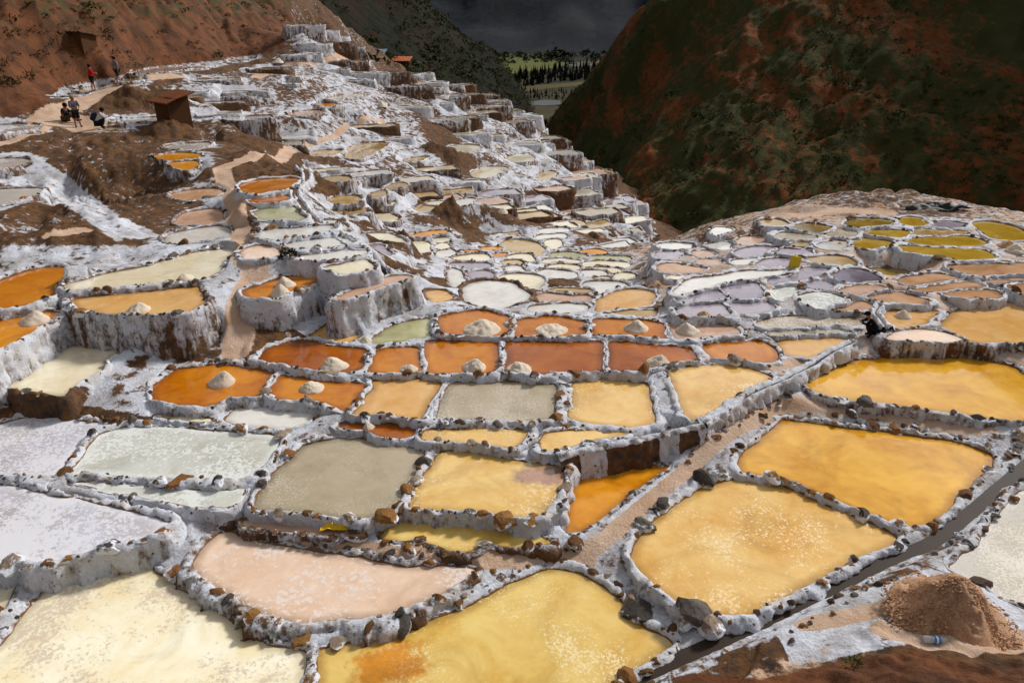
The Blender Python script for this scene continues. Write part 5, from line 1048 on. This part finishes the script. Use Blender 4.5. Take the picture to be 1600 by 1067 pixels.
for k, (lb, px, w_, h_, m_) in enumerate([
 ('widest cream salt pile in the third row of orange ponds', (755, 523), 74, 20, MAT_PILE), ('low half-drowned salt pile in the middle of the third row', (862, 523), 62, 8, MAT_PILE), ('pointed salt pile right of centre in the third row', (993, 519), 52, 19, MAT_PILE), ('neat salt pile in the reddish pond at the end of the third row', (1074, 523), 42, 19, MAT_PILE),
 ('salt pile against the lower dike of the ochre square pond', (740, 580), 50, 17, MAT_PILE), ('salt pile at the left corner of the widest rust pond', (812, 583), 48, 15, MAT_PILE), ('tall salt pile in the rust pond beside the pale rounded pond', (1028, 573), 46, 20, MAT_PILE), ('salt pile in the rust-red pond below the dark slope', (522, 578), 52, 17, MAT_PILE), ('tiny salt pile in the small ochre pond', (638, 581), 34, 9, MAT_PILE),
 ('round salt pile inside the dark orange pond', (488, 612), 48, 15, MAT_PILE), ('isolated salt pile in the orange pond at the trail foot', (347, 603), 44, 22, MAT_PILE), ('half-hidden salt pile in the small rust strip pond', (581, 680), 46, 18, MAT_PILE), ('salt pile in the tan pond above the tall left wall', (215, 489), 36, 16, MAT_PILE), ('small salt pile at the end of the long bright pond', (290, 438), 30, 9, MAT_PILE),
 ('white salt pile in the amber pond at the left edge', (54, 507), 44, 17, MAT_PILE), ('low salt pile by the dike of the left-edge orange pond', (70, 471), 32, 8, MAT_PILE), ('front of the twin sand-coloured piles beside the trail', (437, 464), 40, 22, MAT_PILE), ('rear of the twin sand-coloured piles beside the trail', (446, 450), 34, 16, MAT_PILE), ('tiny white pile at the corner of the small orange pond', (571, 535), 26, 9, MAT_PILE),
 ('white salt pile in the small orange pond near the crouching person', (1411, 498), 26, 14, MAT_PILE), ('tan pile on the dike of the lavender pond', (1100, 496), 28, 9, MAT_PILE_TAN), ('sandy pile at the corner of the small lavender pond', (1168, 492), 34, 10, MAT_PILE), ('tan wedge of salt beside the white brow pond', (1312, 390), 28, 11, MAT_PILE_TAN), ('tan pile by the small acid yellow pond', (1448, 350), 24, 8, MAT_PILE),
 ('front sand pile beside the stone ridge at the right edge', (1588, 396), 30, 11, MAT_PILE), ('middle sand pile beside the stone ridge at the right edge', (1572, 388), 30, 11, MAT_PILE_TAN), ('rear sand pile beside the stone ridge at the right edge', (1556, 378), 24, 9, MAT_PILE_TAN), ('left mound of salt on the brow of the right terrace', (1372, 325), 22, 6, MAT_PILE_TAN), ('right mound of salt on the brow of the right terrace', (1396, 325), 20, 7, MAT_PILE),
 ('cream pile on the far slope, leftmost of three', (614, 139), 24, 9, MAT_PILE), ('cream pile on the far slope, middle of three', (631, 140), 16, 7, MAT_PILE), ('cream pile on the far slope, rightmost of three', (638, 142), 16, 6, MAT_PILE), ('sandy pile with a bush below it on the left of the far slope', (424, 205), 22, 10, MAT_PILE), ('cream pile under the trail near the top of the far slope', (434, 100), 18, 8, MAT_PILE), ('cream heap sliding down a far wall', (598, 168), 18, 9, MAT_PILE), ('peach heap among small ponds in the middle of the far slope', (785, 334), 20, 9, MAT_PILE), ('pale heap on the right part of the far slope', (776, 232), 14, 7, MAT_PILE)]):
    heap('salt_pile', lb, px, w_ * (1 + .08 * math.sin(k * 2.7)), h_ * (.92 + .1 * math.sin(k * 1.9)), m_, None, GP, k, lop=.35 * math.sin(k * 3.3))
# the big raw heap in the right foreground, with loose lumps
o, c, R, Hh = heap('raw_salt_heap', 'big brown heap of raw crumbly salt beside the plastic bottle', (1482, 964), 140, 52, MAT_PILE_TAN, .62, None, 77, 96, 48)
rg = np.random.default_rng(3); VV, FF, b = [], [], 0
for k in range(2600):
    t = rg.random() ** .6 * 1.12; a_ = rg.random() * 6.28; s = R * rg.lognormal(math.log(.016), .45); zz_ = Hh * ((math.cos(t * math.pi) * .5 + .5) * .8 + .2 * (1 - t)) + .004 if t < 1 else .0
    v = STONE_V[k % 14] * s + np.array([math.cos(a_) * R * t, math.sin(a_) * R * t, zz_]); VV.append(v); FF.append(STONE_F[k % 14] + b); b += len(v)
tag(add('lumps', mesh_from('lumps', np.vstack(VV), np.vstack(FF), MAT_PILE_TAN, False), o), kind='stuff')
# ---------------------------------------------------------------- plastic bottle
def lathe(prof, n=24):
    V, F = [], []
    for r_, h_ in prof: V += [(math.cos(2*math.pi*k/n) * r_, math.sin(2*math.pi*k/n) * r_, h_) for k in range(n)]
    for i in range(len(prof) - 1): F += [(i*n+k, i*n+(k+1) % n, (i+1)*n+(k+1) % n, (i+1)*n+k) for k in range(n)]
    F += [tuple(range(n))[::-1], tuple(range((len(prof)-1)*n, len(prof)*n))]; return V, F
m = NT('clear_plastic'); m.b.inputs['Alpha'].default_value = .38; MAT_PLAST = m.done((.82, .90, .94, 1), .12, .5)
MAT_BLUE = plain('blue_label', (28, 128, 190), .35, .5, .1, 60); MAT_WLAB = plain('white_print', (225, 232, 238), .4, .4, .05); MAT_CAP = plain('cap', (190, 205, 215), .4, .4, .1)
c = hit(1462, 1004); bt = empty('plastic_bottle', (c[0], c[1], c[2] + .055)); bt.rotation_euler = (0, math.radians(90), math.radians(-6)); tag(bt, 'clear plastic bottle with a blue label lying beside the raw salt heap', 'bottle')
def part(name, prof, mat, par): return add(name, mesh_from(name, *lathe(prof), mat, True), par)
part('bottle_body', [(.035, -.16), (.046, -.15), (.047, -.05), (.044, -.03), (.047, -.01), (.047, .06), (.036, .105), (.016, .135), (.014, .15)], MAT_PLAST, bt)
lb_ = part('bottle_label', [(.0478, -.045), (.0482, -.04), (.0482, .03), (.0478, .035)], MAT_BLUE, bt); part('label_print', [(.0486, -.018), (.0488, -.015), (.0488, .004), (.0486, .007)], MAT_WLAB, lb_)
part('bottle_cap', [(.017, .148), (.018, .15), (.018, .172), (.016, .174)], MAT_CAP, bt)
# ---------------------------------------------------------------- crumpled scraps
def scrap(name, label, cat, px, wm, dm, hm, rgb, seed, z=None):
    c = hit(*px) if z is None else at_z([px], z)[0]; n_ = 14; u, v = np.meshgrid(np.linspace(-1, 1, n_), np.linspace(-1, 1, n_), indexing='ij'); u, v = u.ravel(), v.ravel()
    q = np.column_stack([u * 2 + seed, v * 2, np.zeros(len(u))]); edge = 1 - .25 * vnoise(q, 2)
    top = np.column_stack([u * wm / 2 * edge, v * dm / 2 * edge, hm * (.5 + .6 * vnoise(q * 2.2, 5)) * (1 - .5 * np.maximum(abs(u), abs(v)) ** 2) + .01])
    bot = top - np.array([0, 0, .012]); F = grid_faces(n_, n_); VV = np.vstack([top, bot]); FF = np.vstack([F[:, ::-1], F + n_ * n_])
    o = add(name, mesh_from(name, VV, FF, plain(name + '_fabric', rgb, .6, .3, .35, 9), True), loc=(c[0], c[1], c[2] + .02)); tag(o, label, cat); return o
scrap('plastic_sheet', 'crumpled bright yellow plastic sheet in the pink strip pond', 'plastic', (527, 823), .42, .22, .10, (238, 190, 20), 3, .2)
scrap('cloth_scrap', 'small red scrap caught between salty stones at the left edge', 'scrap', (61, 886), .12, .2, .14, (214, 40, 44), 8)
scrap('cloth_scrap', 'small blue scrap on the white dike at centre right', 'scrap', (1064, 664), .2, .12, .07, (30, 92, 150), 5)
scrap('black_liner', 'black plastic liner along the brow of the right terrace', 'plastic', (1462, 328), 2.2, .5, .3, (26, 28, 28), 6)
# ---------------------------------------------------------------- yellow jerrycan
c = hit(1239, 420); jc = empty('jerrycan', (c[0], c[1], c[2])); jc.rotation_euler = (0, .16, .3); tag(jc, 'bright yellow jerrycan standing on the dike of the violet pond', 'jerrycan'); s_ = .40
M_Y = plain('yellow_plastic', (214, 178, 18), .4, .4, .12, 8)
mb = MB(); mb.add([(-.13*x*k, -.09*y*k, z_) for z_, k in ((0, .92), (.03, 1), (.33, 1), (.40, .8)) for x, y in ((1, 1), (-1, 1), (-1, -1), (1, -1))], [(3, 2, 1, 0), (12, 13, 14, 15)] + [(i*4+k, i*4+(k+1) % 4, (i+1)*4+(k+1) % 4, (i+1)*4+k) for i in range(3) for k in range(4)]); mb.build('can_body', M_Y, jc)
MB().tube([(-.07, 0, .39), (-.07, 0, .45), (.03, 0, .46), (.05, 0, .39)], .014).build('can_handle', M_Y, jc); MB().tube([(.085, 0, .38), (.085, 0, .435)], .028, 10).build('can_cap', plain('dark_cap', (40, 44, 40), .5), jc)
# ---------------------------------------------------------------- huts
M_ADOBE = plain('adobe', (92, 62, 40), .95, .1, .35, 3); M_TILE = plain('clay_tile', (122, 74, 46), .9, .1, .4, 6); M_DARKW = plain('dark_opening', (14, 11, 9), .95, .05); M_TIN = plain('tin_sheet', (112, 132, 146), .35, .5, .2, 2); M_WOOD = plain('old_wood', (84, 60, 40), .9, .1, .4, 10); M_THATCH = plain('weathered_thatch', (92, 72, 54), .95, .1, .45, 8); M_REDTIN = plain('orange_roof', (186, 92, 44), .6, .3, .2, 2)
def hut(name, label, px, rz, w_, d_, h_, roof_h, roof_mat, wall_mat, slabs, openings, y=None, overhang=.25, ruin=0.0):
    c = hit(*px) if y is None else at_y([px], y)[0]; e = empty(name, tuple(c), rz); tag(e, label, 'hut'); hx, hy = w_ / 2, d_ / 2; t = .18
    for nm, cx, cy, sx, sy in (('front_wall', 0, -hy, hx, t/2), ('back_wall', 0, hy, hx, t/2), ('side_wall', -hx + t/2, 0, t/2, hy - t/2 - .003), ('side_wall', hx - t/2, 0, t/2, hy - t/2 - .003)):
        n_ = 10; mb = MB(); top = []
        for k in range(n_):
            f0, f1 = -1 + 2*k/n_, -1 + 2*(k+1)/n_
            hz = (h_ + (roof_h * .5 * (1 if nm == 'back_wall' else (-1 if nm == 'front_wall' else 0)))) * (1 - ruin * random.random())
            if sx > sy: mb.box((cx + (f0+f1)/2*sx, cy, (hz - .6)/2), (sx/n_, sy, (hz + .6)/2))
            else: mb.box((cx, cy + (f0+f1)/2*sy, (hz - .6)/2 + roof_h*.25*(f0+f1)), (sx, sy/n_, (hz + .6)/2))
        mb.build(nm, wall_mat, e)
    if slabs:
        rf = empty('roof', (0, 0, 0)); rf.parent = e; ang = math.atan2(roof_h, d_)
        for k in range(slabs):
            x0 = -hx - overhang + (w_ + 2*overhang) * k / slabs; x1 = x0 + (w_ + 2*overhang) / slabs * .98
            for r_ in range(3):
                y0 = -hy - overhang + (d_ + 2*overhang) * r_ / 3; y1 = y0 + (d_ + 2*overhang) / 3 * 1.06; zf = lambda yy: h_ + roof_h * .5 * (yy / hy) + .06 + random.uniform(-.02, .02) + .03 * (r_ % 2)
                za, zb_ = zf(y0), zf(y1); xm = (x0 + x1) / 2
                mb = MB(); mb.add([(x0, y0, za), (xm, y0, za + .05), (x1, y0, za), (x0, y1, zb_), (xm, y1, zb_ + .05), (x1, y1, zb_), (x0, y0, za - .05), (x1, y0, za - .05), (x0, y1, zb_ - .05), (x1, y1, zb_ - .05)], [(0, 1, 4, 3), (1, 2, 5, 4), (0, 6, 7, 2, 1), (3, 4, 5, 9, 8), (6, 8, 9, 7), (0, 3, 8, 6), (2, 7, 9, 5)])
                mb.build('roof_sheet', roof_mat, rf)
        for k in range(4): MB().tube([(-hx + w_ * (k + .5) / 4, -hy - overhang, h_ - roof_h*.5*(1+overhang/hy) - .02), (-hx + w_ * (k + .5) / 4, hy + overhang, h_ + roof_h*.5*(1+overhang/hy) - .02)], .05, 6).build('roof_beam', M_WOOD, rf)
    for nm, ox, oz, ow, oh in openings: MB().box((ox, -hy - t/2 - .01, oz), (ow/2, .02, oh/2)).build(nm, M_DARKW, e); MB().box((ox + ow/2 + .09, -hy - t/2 - .015, oz), (.07, .03, oh/2 + .05)).build('window_frame', M_WOOD, e)
    return e
hut('adobe_hut', 'small adobe hut with a sagging flat roof dug into the brown hillside', (124, 78), math.radians(-14), 2.0, 1.2, 1.0, -.2, M_THATCH, M_ADOBE, 7, [('window', -.2, .6, .32, .36)], 53.9)
hut('adobe_shelter', 'ruined adobe shelter with broken clay tiles above the white ponds', (272, 184), math.radians(-38), 1.5, 1.1, 1.1, .3, M_TILE, M_ADOBE, 6, [], 42.0, .35, .12)
hut('tin_shed', 'far shed with a pale blue tin roof beside the white slope', (583, 101), math.radians(-12), 3.6, 3.0, 1.6, 1.1, M_TIN, M_WOOD, 6, [('door', .3, .8, .7, 1.4)], 128.0)
hut('tiled_shed', 'far low shed with a bright orange roof, right of the tin-roofed shed', (628, 103), math.radians(-6), 3.0, 2.0, 1.1, .5, M_REDTIN, M_WOOD, 6, [], 136.0)
# ---------------------------------------------------------------- boulders and marker stones
for k, (lb, px, s_) in enumerate([('grey boulder sitting on the dike by the yellow sheet', (556, 838), .17), ('dark boulder at the corner of the deep orange pond', (900, 850), .16), ('largest ochre boulder at the channel bend below the pale orange pond', (1108, 985), .26), ('reddish boulder beside the large ochre one', (1075, 975), .2), ('ochre boulder on the curved dike in the foreground', (625, 975), .19), ('rounded boulder left of the pink pan', (355, 826), .2), ('flat ochre boulder on the white boulder wall', (272, 820), .18), ('ochre boulder at the left bend of the foreground dike', (116, 890), .19), ('salt-covered boulder beside the red scrap', (75, 905), .24), ('dark boulder at the corner of the rear golden pond', (1330, 650), .13)]):
    c = hit(*px); o = bpy.data.objects.new('boulder', STONES[(k * 3) % 14]); COL.objects.link(o); o.location = (c[0], c[1], c[2] + s_ * .3); o.scale = (s_, s_, s_ * .9); o.rotation_euler = (.2 * k, .1, k * 1.3); tag(o, lb, 'boulder', 'larger boulders on the dikes')
# ---------------------------------------------------------------- people
M_SKIN = plain('skin', (150, 104, 78), .6, .3, .1); 
def skin_mesh(name, verts, edges, radii, mat, parent, root=0):
    me = bpy.data.meshes.new(name); me.from_pydata(verts, edges, []); o = bpy.data.objects.new(name, me); COL.objects.link(o); o.parent = parent
    md = o.modifiers.new('skin', 'SKIN'); md.use_smooth_shade = True
    for k, r_ in enumerate(radii):
        sv = me.skin_vertices[0].data[k]; sv.radius = r_ if hasattr(r_, '__len__') else (r_, r_); sv.use_root = (k == root)
    sb = o.modifiers.new('sub', 'SUBSURF'); sb.levels = 2; sb.render_levels = 2; me.materials.append(mat); return o
def person(label, foot, yaw, J, cols, scale=1.0, hat=None, pack=None, sleeves=True, longpants=False):
    """J: joints in metres, x right, y ahead, z up"""
    e = empty('person', tuple(foot), yaw); e.scale = (scale,) * 3; tag(e, label, 'person', 'people on the terraces')
    N_ = ['pelvis', 'belly', 'chest', 'neck', 'head', 'crown', 'shl', 'ell', 'hal', 'fil', 'shr', 'elr', 'har', 'fir', 'hil', 'knl', 'anl', 'tol', 'hir', 'knr', 'anr', 'tor']; I = {n_: k for k, n_ in enumerate(N_)}
    E = [('pelvis', 'belly'), ('belly', 'chest'), ('chest', 'neck'), ('neck', 'head'), ('head', 'crown'), ('chest', 'shl'), ('shl', 'ell'), ('ell', 'hal'), ('hal', 'fil'), ('chest', 'shr'), ('shr', 'elr'), ('elr', 'har'), ('har', 'fir'), ('pelvis', 'hil'), ('hil', 'knl'), ('knl', 'anl'), ('anl', 'tol'), ('pelvis', 'hir'), ('hir', 'knr'), ('knr', 'anr'), ('anr', 'tor')]
    R_ = dict(pelvis=.13, belly=.12, chest=.14, neck=.055, head=.098, crown=.085, shl=.062, ell=.043, hal=.034, fil=.022, shr=.062, elr=.043, har=.034, fir=.022, hil=.088, knl=.058, anl=.042, tol=.035, hir=.088, knr=.058, anr=.042, tor=.035)
    skin_mesh('body', [J[n_] for n_ in N_], [(I[a_], I[b_]) for a_, b_ in E], [R_[n_] for n_ in N_], M_SKIN, e)
    def cloth(nm, names, edges, rad, rgb):
        ix = {n_: k for k, n_ in enumerate(names)}; skin_mesh(nm, [J[n_] if isinstance(n_, str) else n_ for n_ in names], [(ix[a_], ix[b_]) for a_, b_ in edges], rad, plain(nm + '_cloth', rgb, .85, .15, .25, 14), e)
    cloth('shirt', ['belly', 'pelvis', 'chest', 'shl', 'ell', 'shr', 'elr'] + (['hal', 'har'] if sleeves else []), [('belly', 'pelvis'), ('belly', 'chest'), ('chest', 'shl'), ('shl', 'ell'), ('chest', 'shr'), ('shr', 'elr')] + ([('ell', 'hal'), ('elr', 'har')] if sleeves else []), [.145, .135, .165, .085, .062, .085, .062] + ([.05, .05] if sleeves else []), cols[0])
    cloth('trousers', ['pelvis', 'hil', 'knl', 'hir', 'knr'] + (['anl', 'anr'] if longpants else []), [('pelvis', 'hil'), ('hil', 'knl'), ('pelvis', 'hir'), ('hir', 'knr')] + ([('knl', 'anl'), ('knr', 'anr')] if longpants else []), [.15, .108, .082, .108, .082] + ([.06, .06] if longpants else []), cols[1])
    for s_ in ('l', 'r'): cloth('shoe', ['an' + s_, 'to' + s_], [('an' + s_, 'to' + s_)], [.052, .046], cols[3])
    hd, cr_ = Vector(J['head']), Vector(J['crown']); up = (cr_ - hd).normalized(); bk = Vector((0, -.035, 0)); V, F = lathe([(.09, -.05), (.112, 0), (.116, .05), (.10, .10), (.06, .135), (.01, .15)] if not hat else [(.10, .0), (.118, .02), (.118, .06), (.10, .11), (.05, .135), (.01, .14)], 16)
    q = up.to_track_quat('Z', 'Y'); V = [hd + bk * (0 if hat else 1) + q @ Vector(v) for v in V]; add('hair' if not hat else 'cap', mesh_from('hair', V, F, plain('hair' if not hat else 'cap_cloth', cols[2], .9, .1), True), e)
    if hat: MB().box(hd + up * .03 + Vector((0, .15, -.01)), (.07, .07, .012)).build('cap_brim', plain('brim_cloth', cols[2], .9, .1), e)
    fd = (Vector(J['fwd']) if 'fwd' in J else Vector((0, 1, 0))).normalized(); sd_ = fd.cross(up).normalized(); mbf = MB()
    for s_ in (-1, 1): mbf.box(hd + fd * .098 + sd_ * .034 * s_ + up * .018, (.012, .008, .008))
    mbf.build('eyes', M_DARKW, e); mbn = MB(); mbn.tube([hd + fd * .095 + up * .02, hd + fd * .122 - up * .02], [.008, .016], 6); mbn.build('nose', M_SKIN, e)
    if pack:
        ch, be = Vector(J['chest']), Vector(J['pelvis']); d_ = (ch - be).normalized(); o_ = -fd.cross(sd_).cross(d_) ; back = d_.cross(sd_).normalized(); back = back if back.dot(fd) < 0 else -back; p0 = (ch + be) / 2 + back * .24
        V, F = [], []; qd = d_.to_track_quat('Z', 'Y'); V, F = lathe([(.06, -.24), (.15, -.21), (.17, -.05), (.16, .1), (.11, .2), (.04, .24)], 14); V = [p0 + qd @ Vector((v[0] * 1.05, v[1] * .8, v[2])) for v in V]; add('backpack', mesh_from('backpack', V, F, plain('pack_cloth', pack, .8, .2), True), e)
    return e
def stand(armfwd=0.0, lean=0.0, legs=.1):
    J = dict(pelvis=(0, 0, .92), belly=(0, lean*.3, 1.08), chest=(0, lean*.8, 1.30), neck=(0, lean, 1.46), head=(0, .03+lean*1.1, 1.57), crown=(0, .02+lean*1.1, 1.65), hil=(-.09, 0, .86), hir=(.09, 0, .86), knl=(-.10, legs*.6, .48), knr=(.10, -legs*.3, .48), anl=(-.10, legs, .08), anr=(.10, -legs, .08), tol=(-.11, legs+.16, .035), tor=(.11, -legs+.16, .035))
    for s_, sg in (('l', -1), ('r', 1)):
        J['sh'+s_] = (sg*.18, lean*.9, 1.38); J['el'+s_] = (sg*.24, lean + .10*armfwd, 1.10); J['ha'+s_] = (sg*(.24 - .16*armfwd), lean + .34*armfwd, .86 + .28*armfwd); J['fi'+s_] = (sg*(.23 - .17*armfwd), lean + .44*armfwd, .76 + .36*armfwd)
    return J
def squat(drop=.5, lean=.32, arm=.4):
    J = dict(pelvis=(0, -.12, .30), belly=(0, .0, .46), chest=(0, .14*lean/.32, .68), neck=(0, .22*lean/.32, .83), head=(0, .29*lean/.32, .93), crown=(0, .30*lean/.32, 1.01), hil=(-.10, -.10, .28), hir=(.10, -.10, .28), knl=(-.15, .26, .50), knr=(.15, .26, .48), anl=(-.14, .08, .08), anr=(.14, .08, .08), tol=(-.15, .25, .035), tor=(.15, .25, .035), fwd=(0, 1, -.25))
    for s_, sg in (('l', -1), ('r', 1)): J['sh'+s_] = (sg*.18, .17, .76); J['el'+s_] = (sg*.22, .34, .58); J['ha'+s_] = (sg*.10, .52, .62); J['fi'+s_] = (sg*.05, .59, .66)
    return J
def sit():
    J = dict(pelvis=(0, 0, .14), belly=(0, .0, .30), chest=(0, .08, .52), neck=(0, .14, .68), head=(0, .19, .78), crown=(0, .19, .86), hil=(-.10, .02, .14), hir=(.10, .02, .14), knl=(-.14, .40, .38), knr=(.14, .42, .36), anl=(-.12, .66, .08), anr=(.12, .68, .08), tol=(-.13, .80, .06), tor=(.13, .82, .06), fwd=(0, 1, -.2))
    for s_, sg in (('l', -1), ('r', 1)): J['sh'+s_] = (sg*.18, .09, .60); J['el'+s_] = (sg*.23, .20, .40); J['ha'+s_] = (sg*.12, .40, .42); J['fi'+s_] = (sg*.07, .47, .42)
    return J
def foot_at(px, Y=None):
    c = hit(*px); c = c.copy(); return c
person('person standing in a red top and dark shorts on the upper trail', foot_at((147, 142)), math.radians(-60), stand(.9, .04), [(190, 24, 30), (34, 32, 34), (40, 28, 22), (30, 30, 32)], 1.0)
person('person walking in a striped shirt and dark shorts beside the adobe shelter', foot_at((187, 132)), math.radians(150), stand(.1, .03, .2), [(126, 122, 116), (44, 44, 52), (38, 30, 24), (40, 36, 34)], 1.0, None, None, False)
person('fair-haired person standing in a grey top and black shorts on the trail bend', foot_at((123, 199)), math.radians(-130), stand(.7, .05), [(96, 98, 104), (26, 26, 34), (150, 112, 66), (36, 30, 30)], 1.0, None, None, False)
person('person in black sitting on the trail bank', foot_at((103, 190)), math.radians(-95), sit(), [(20, 20, 24), (72, 62, 34), (18, 16, 16), (30, 28, 26)], 1.12, None, None, True, True)
person('person in a white shirt with a dark backpack squatting at the trail edge', foot_at((157, 201)), math.radians(-70), squat(), [(214, 212, 218), (26, 26, 30), (30, 24, 20), (30, 30, 30)], 1.05, None, (40, 44, 66), True, True)
person('crouching person in black clothes and a dark cap at the head of the channel', foot_at((1362, 526)), math.radians(75), squat(.5, .36), [(16, 16, 18), (22, 22, 26), (18, 18, 20), (40, 40, 44)], .60 if False else .62, True, None, True, True)
# ---------------------------------------------------------------- small weeds and bushes
def tuft(label, px, r_, n_, rgb, seed, cat='plant'):
    c = hit(*px); rgx = np.random.default_rng(seed); e = empty('weed', tuple(c)); tag(e, label, cat); V, F = [], []
    for k in range(n_):
        d_ = rgx.normal(size=3); d_[2] = abs(d_[2]) + .3; d_ /= np.linalg.norm(d_); p = d_ * r_ * (.5 + .5 * rgx.random()); sdv = np.cross(d_, rgx.normal(size=3)); sdv /= np.linalg.norm(sdv); L = r_ * .35; b_ = len(V)
        V += [p, p + d_ * L * .5 + sdv * L * .3, p + d_ * L, p + d_ * L * .5 - sdv * L * .3]; F.append((b_, b_+1, b_+2, b_+3))
    add('leaves', mesh_from('leaves', V, F, plain('weed_leaf', rgb, .8, .2, .4, 30), False), e); mb = MB()
    for k in range(6): a_ = k * 1.05; mb.tube([(0, 0, -.02), (math.cos(a_) * r_ * .3, math.sin(a_) * r_ * .3, r_ * .35), (math.cos(a_) * r_ * .6, math.sin(a_) * r_ * .6, r_ * .7)], [r_*.04, r_*.03, r_*.015], 5)
    mb.build('stems', plain('weed_stem', (70, 66, 36), .9), e)
tuft('little green weed sprouting from the brown earth in the right foreground', (1333, 1042), .12, 60, (74, 110, 42), 1)
tuft('dark round bush on the dike beside the pink pan', (452, 404), .26, 160, (54, 54, 30), 2, 'bush')
tuft('dark bush beneath the sandy pile at the left of the far slope', (412, 210), .32, 220, (60, 58, 28), 3, 'bush')
tuft('small dark bush on the dike of the ochre pond', (470, 458), .22, 120, (50, 52, 34), 4, 'bush')
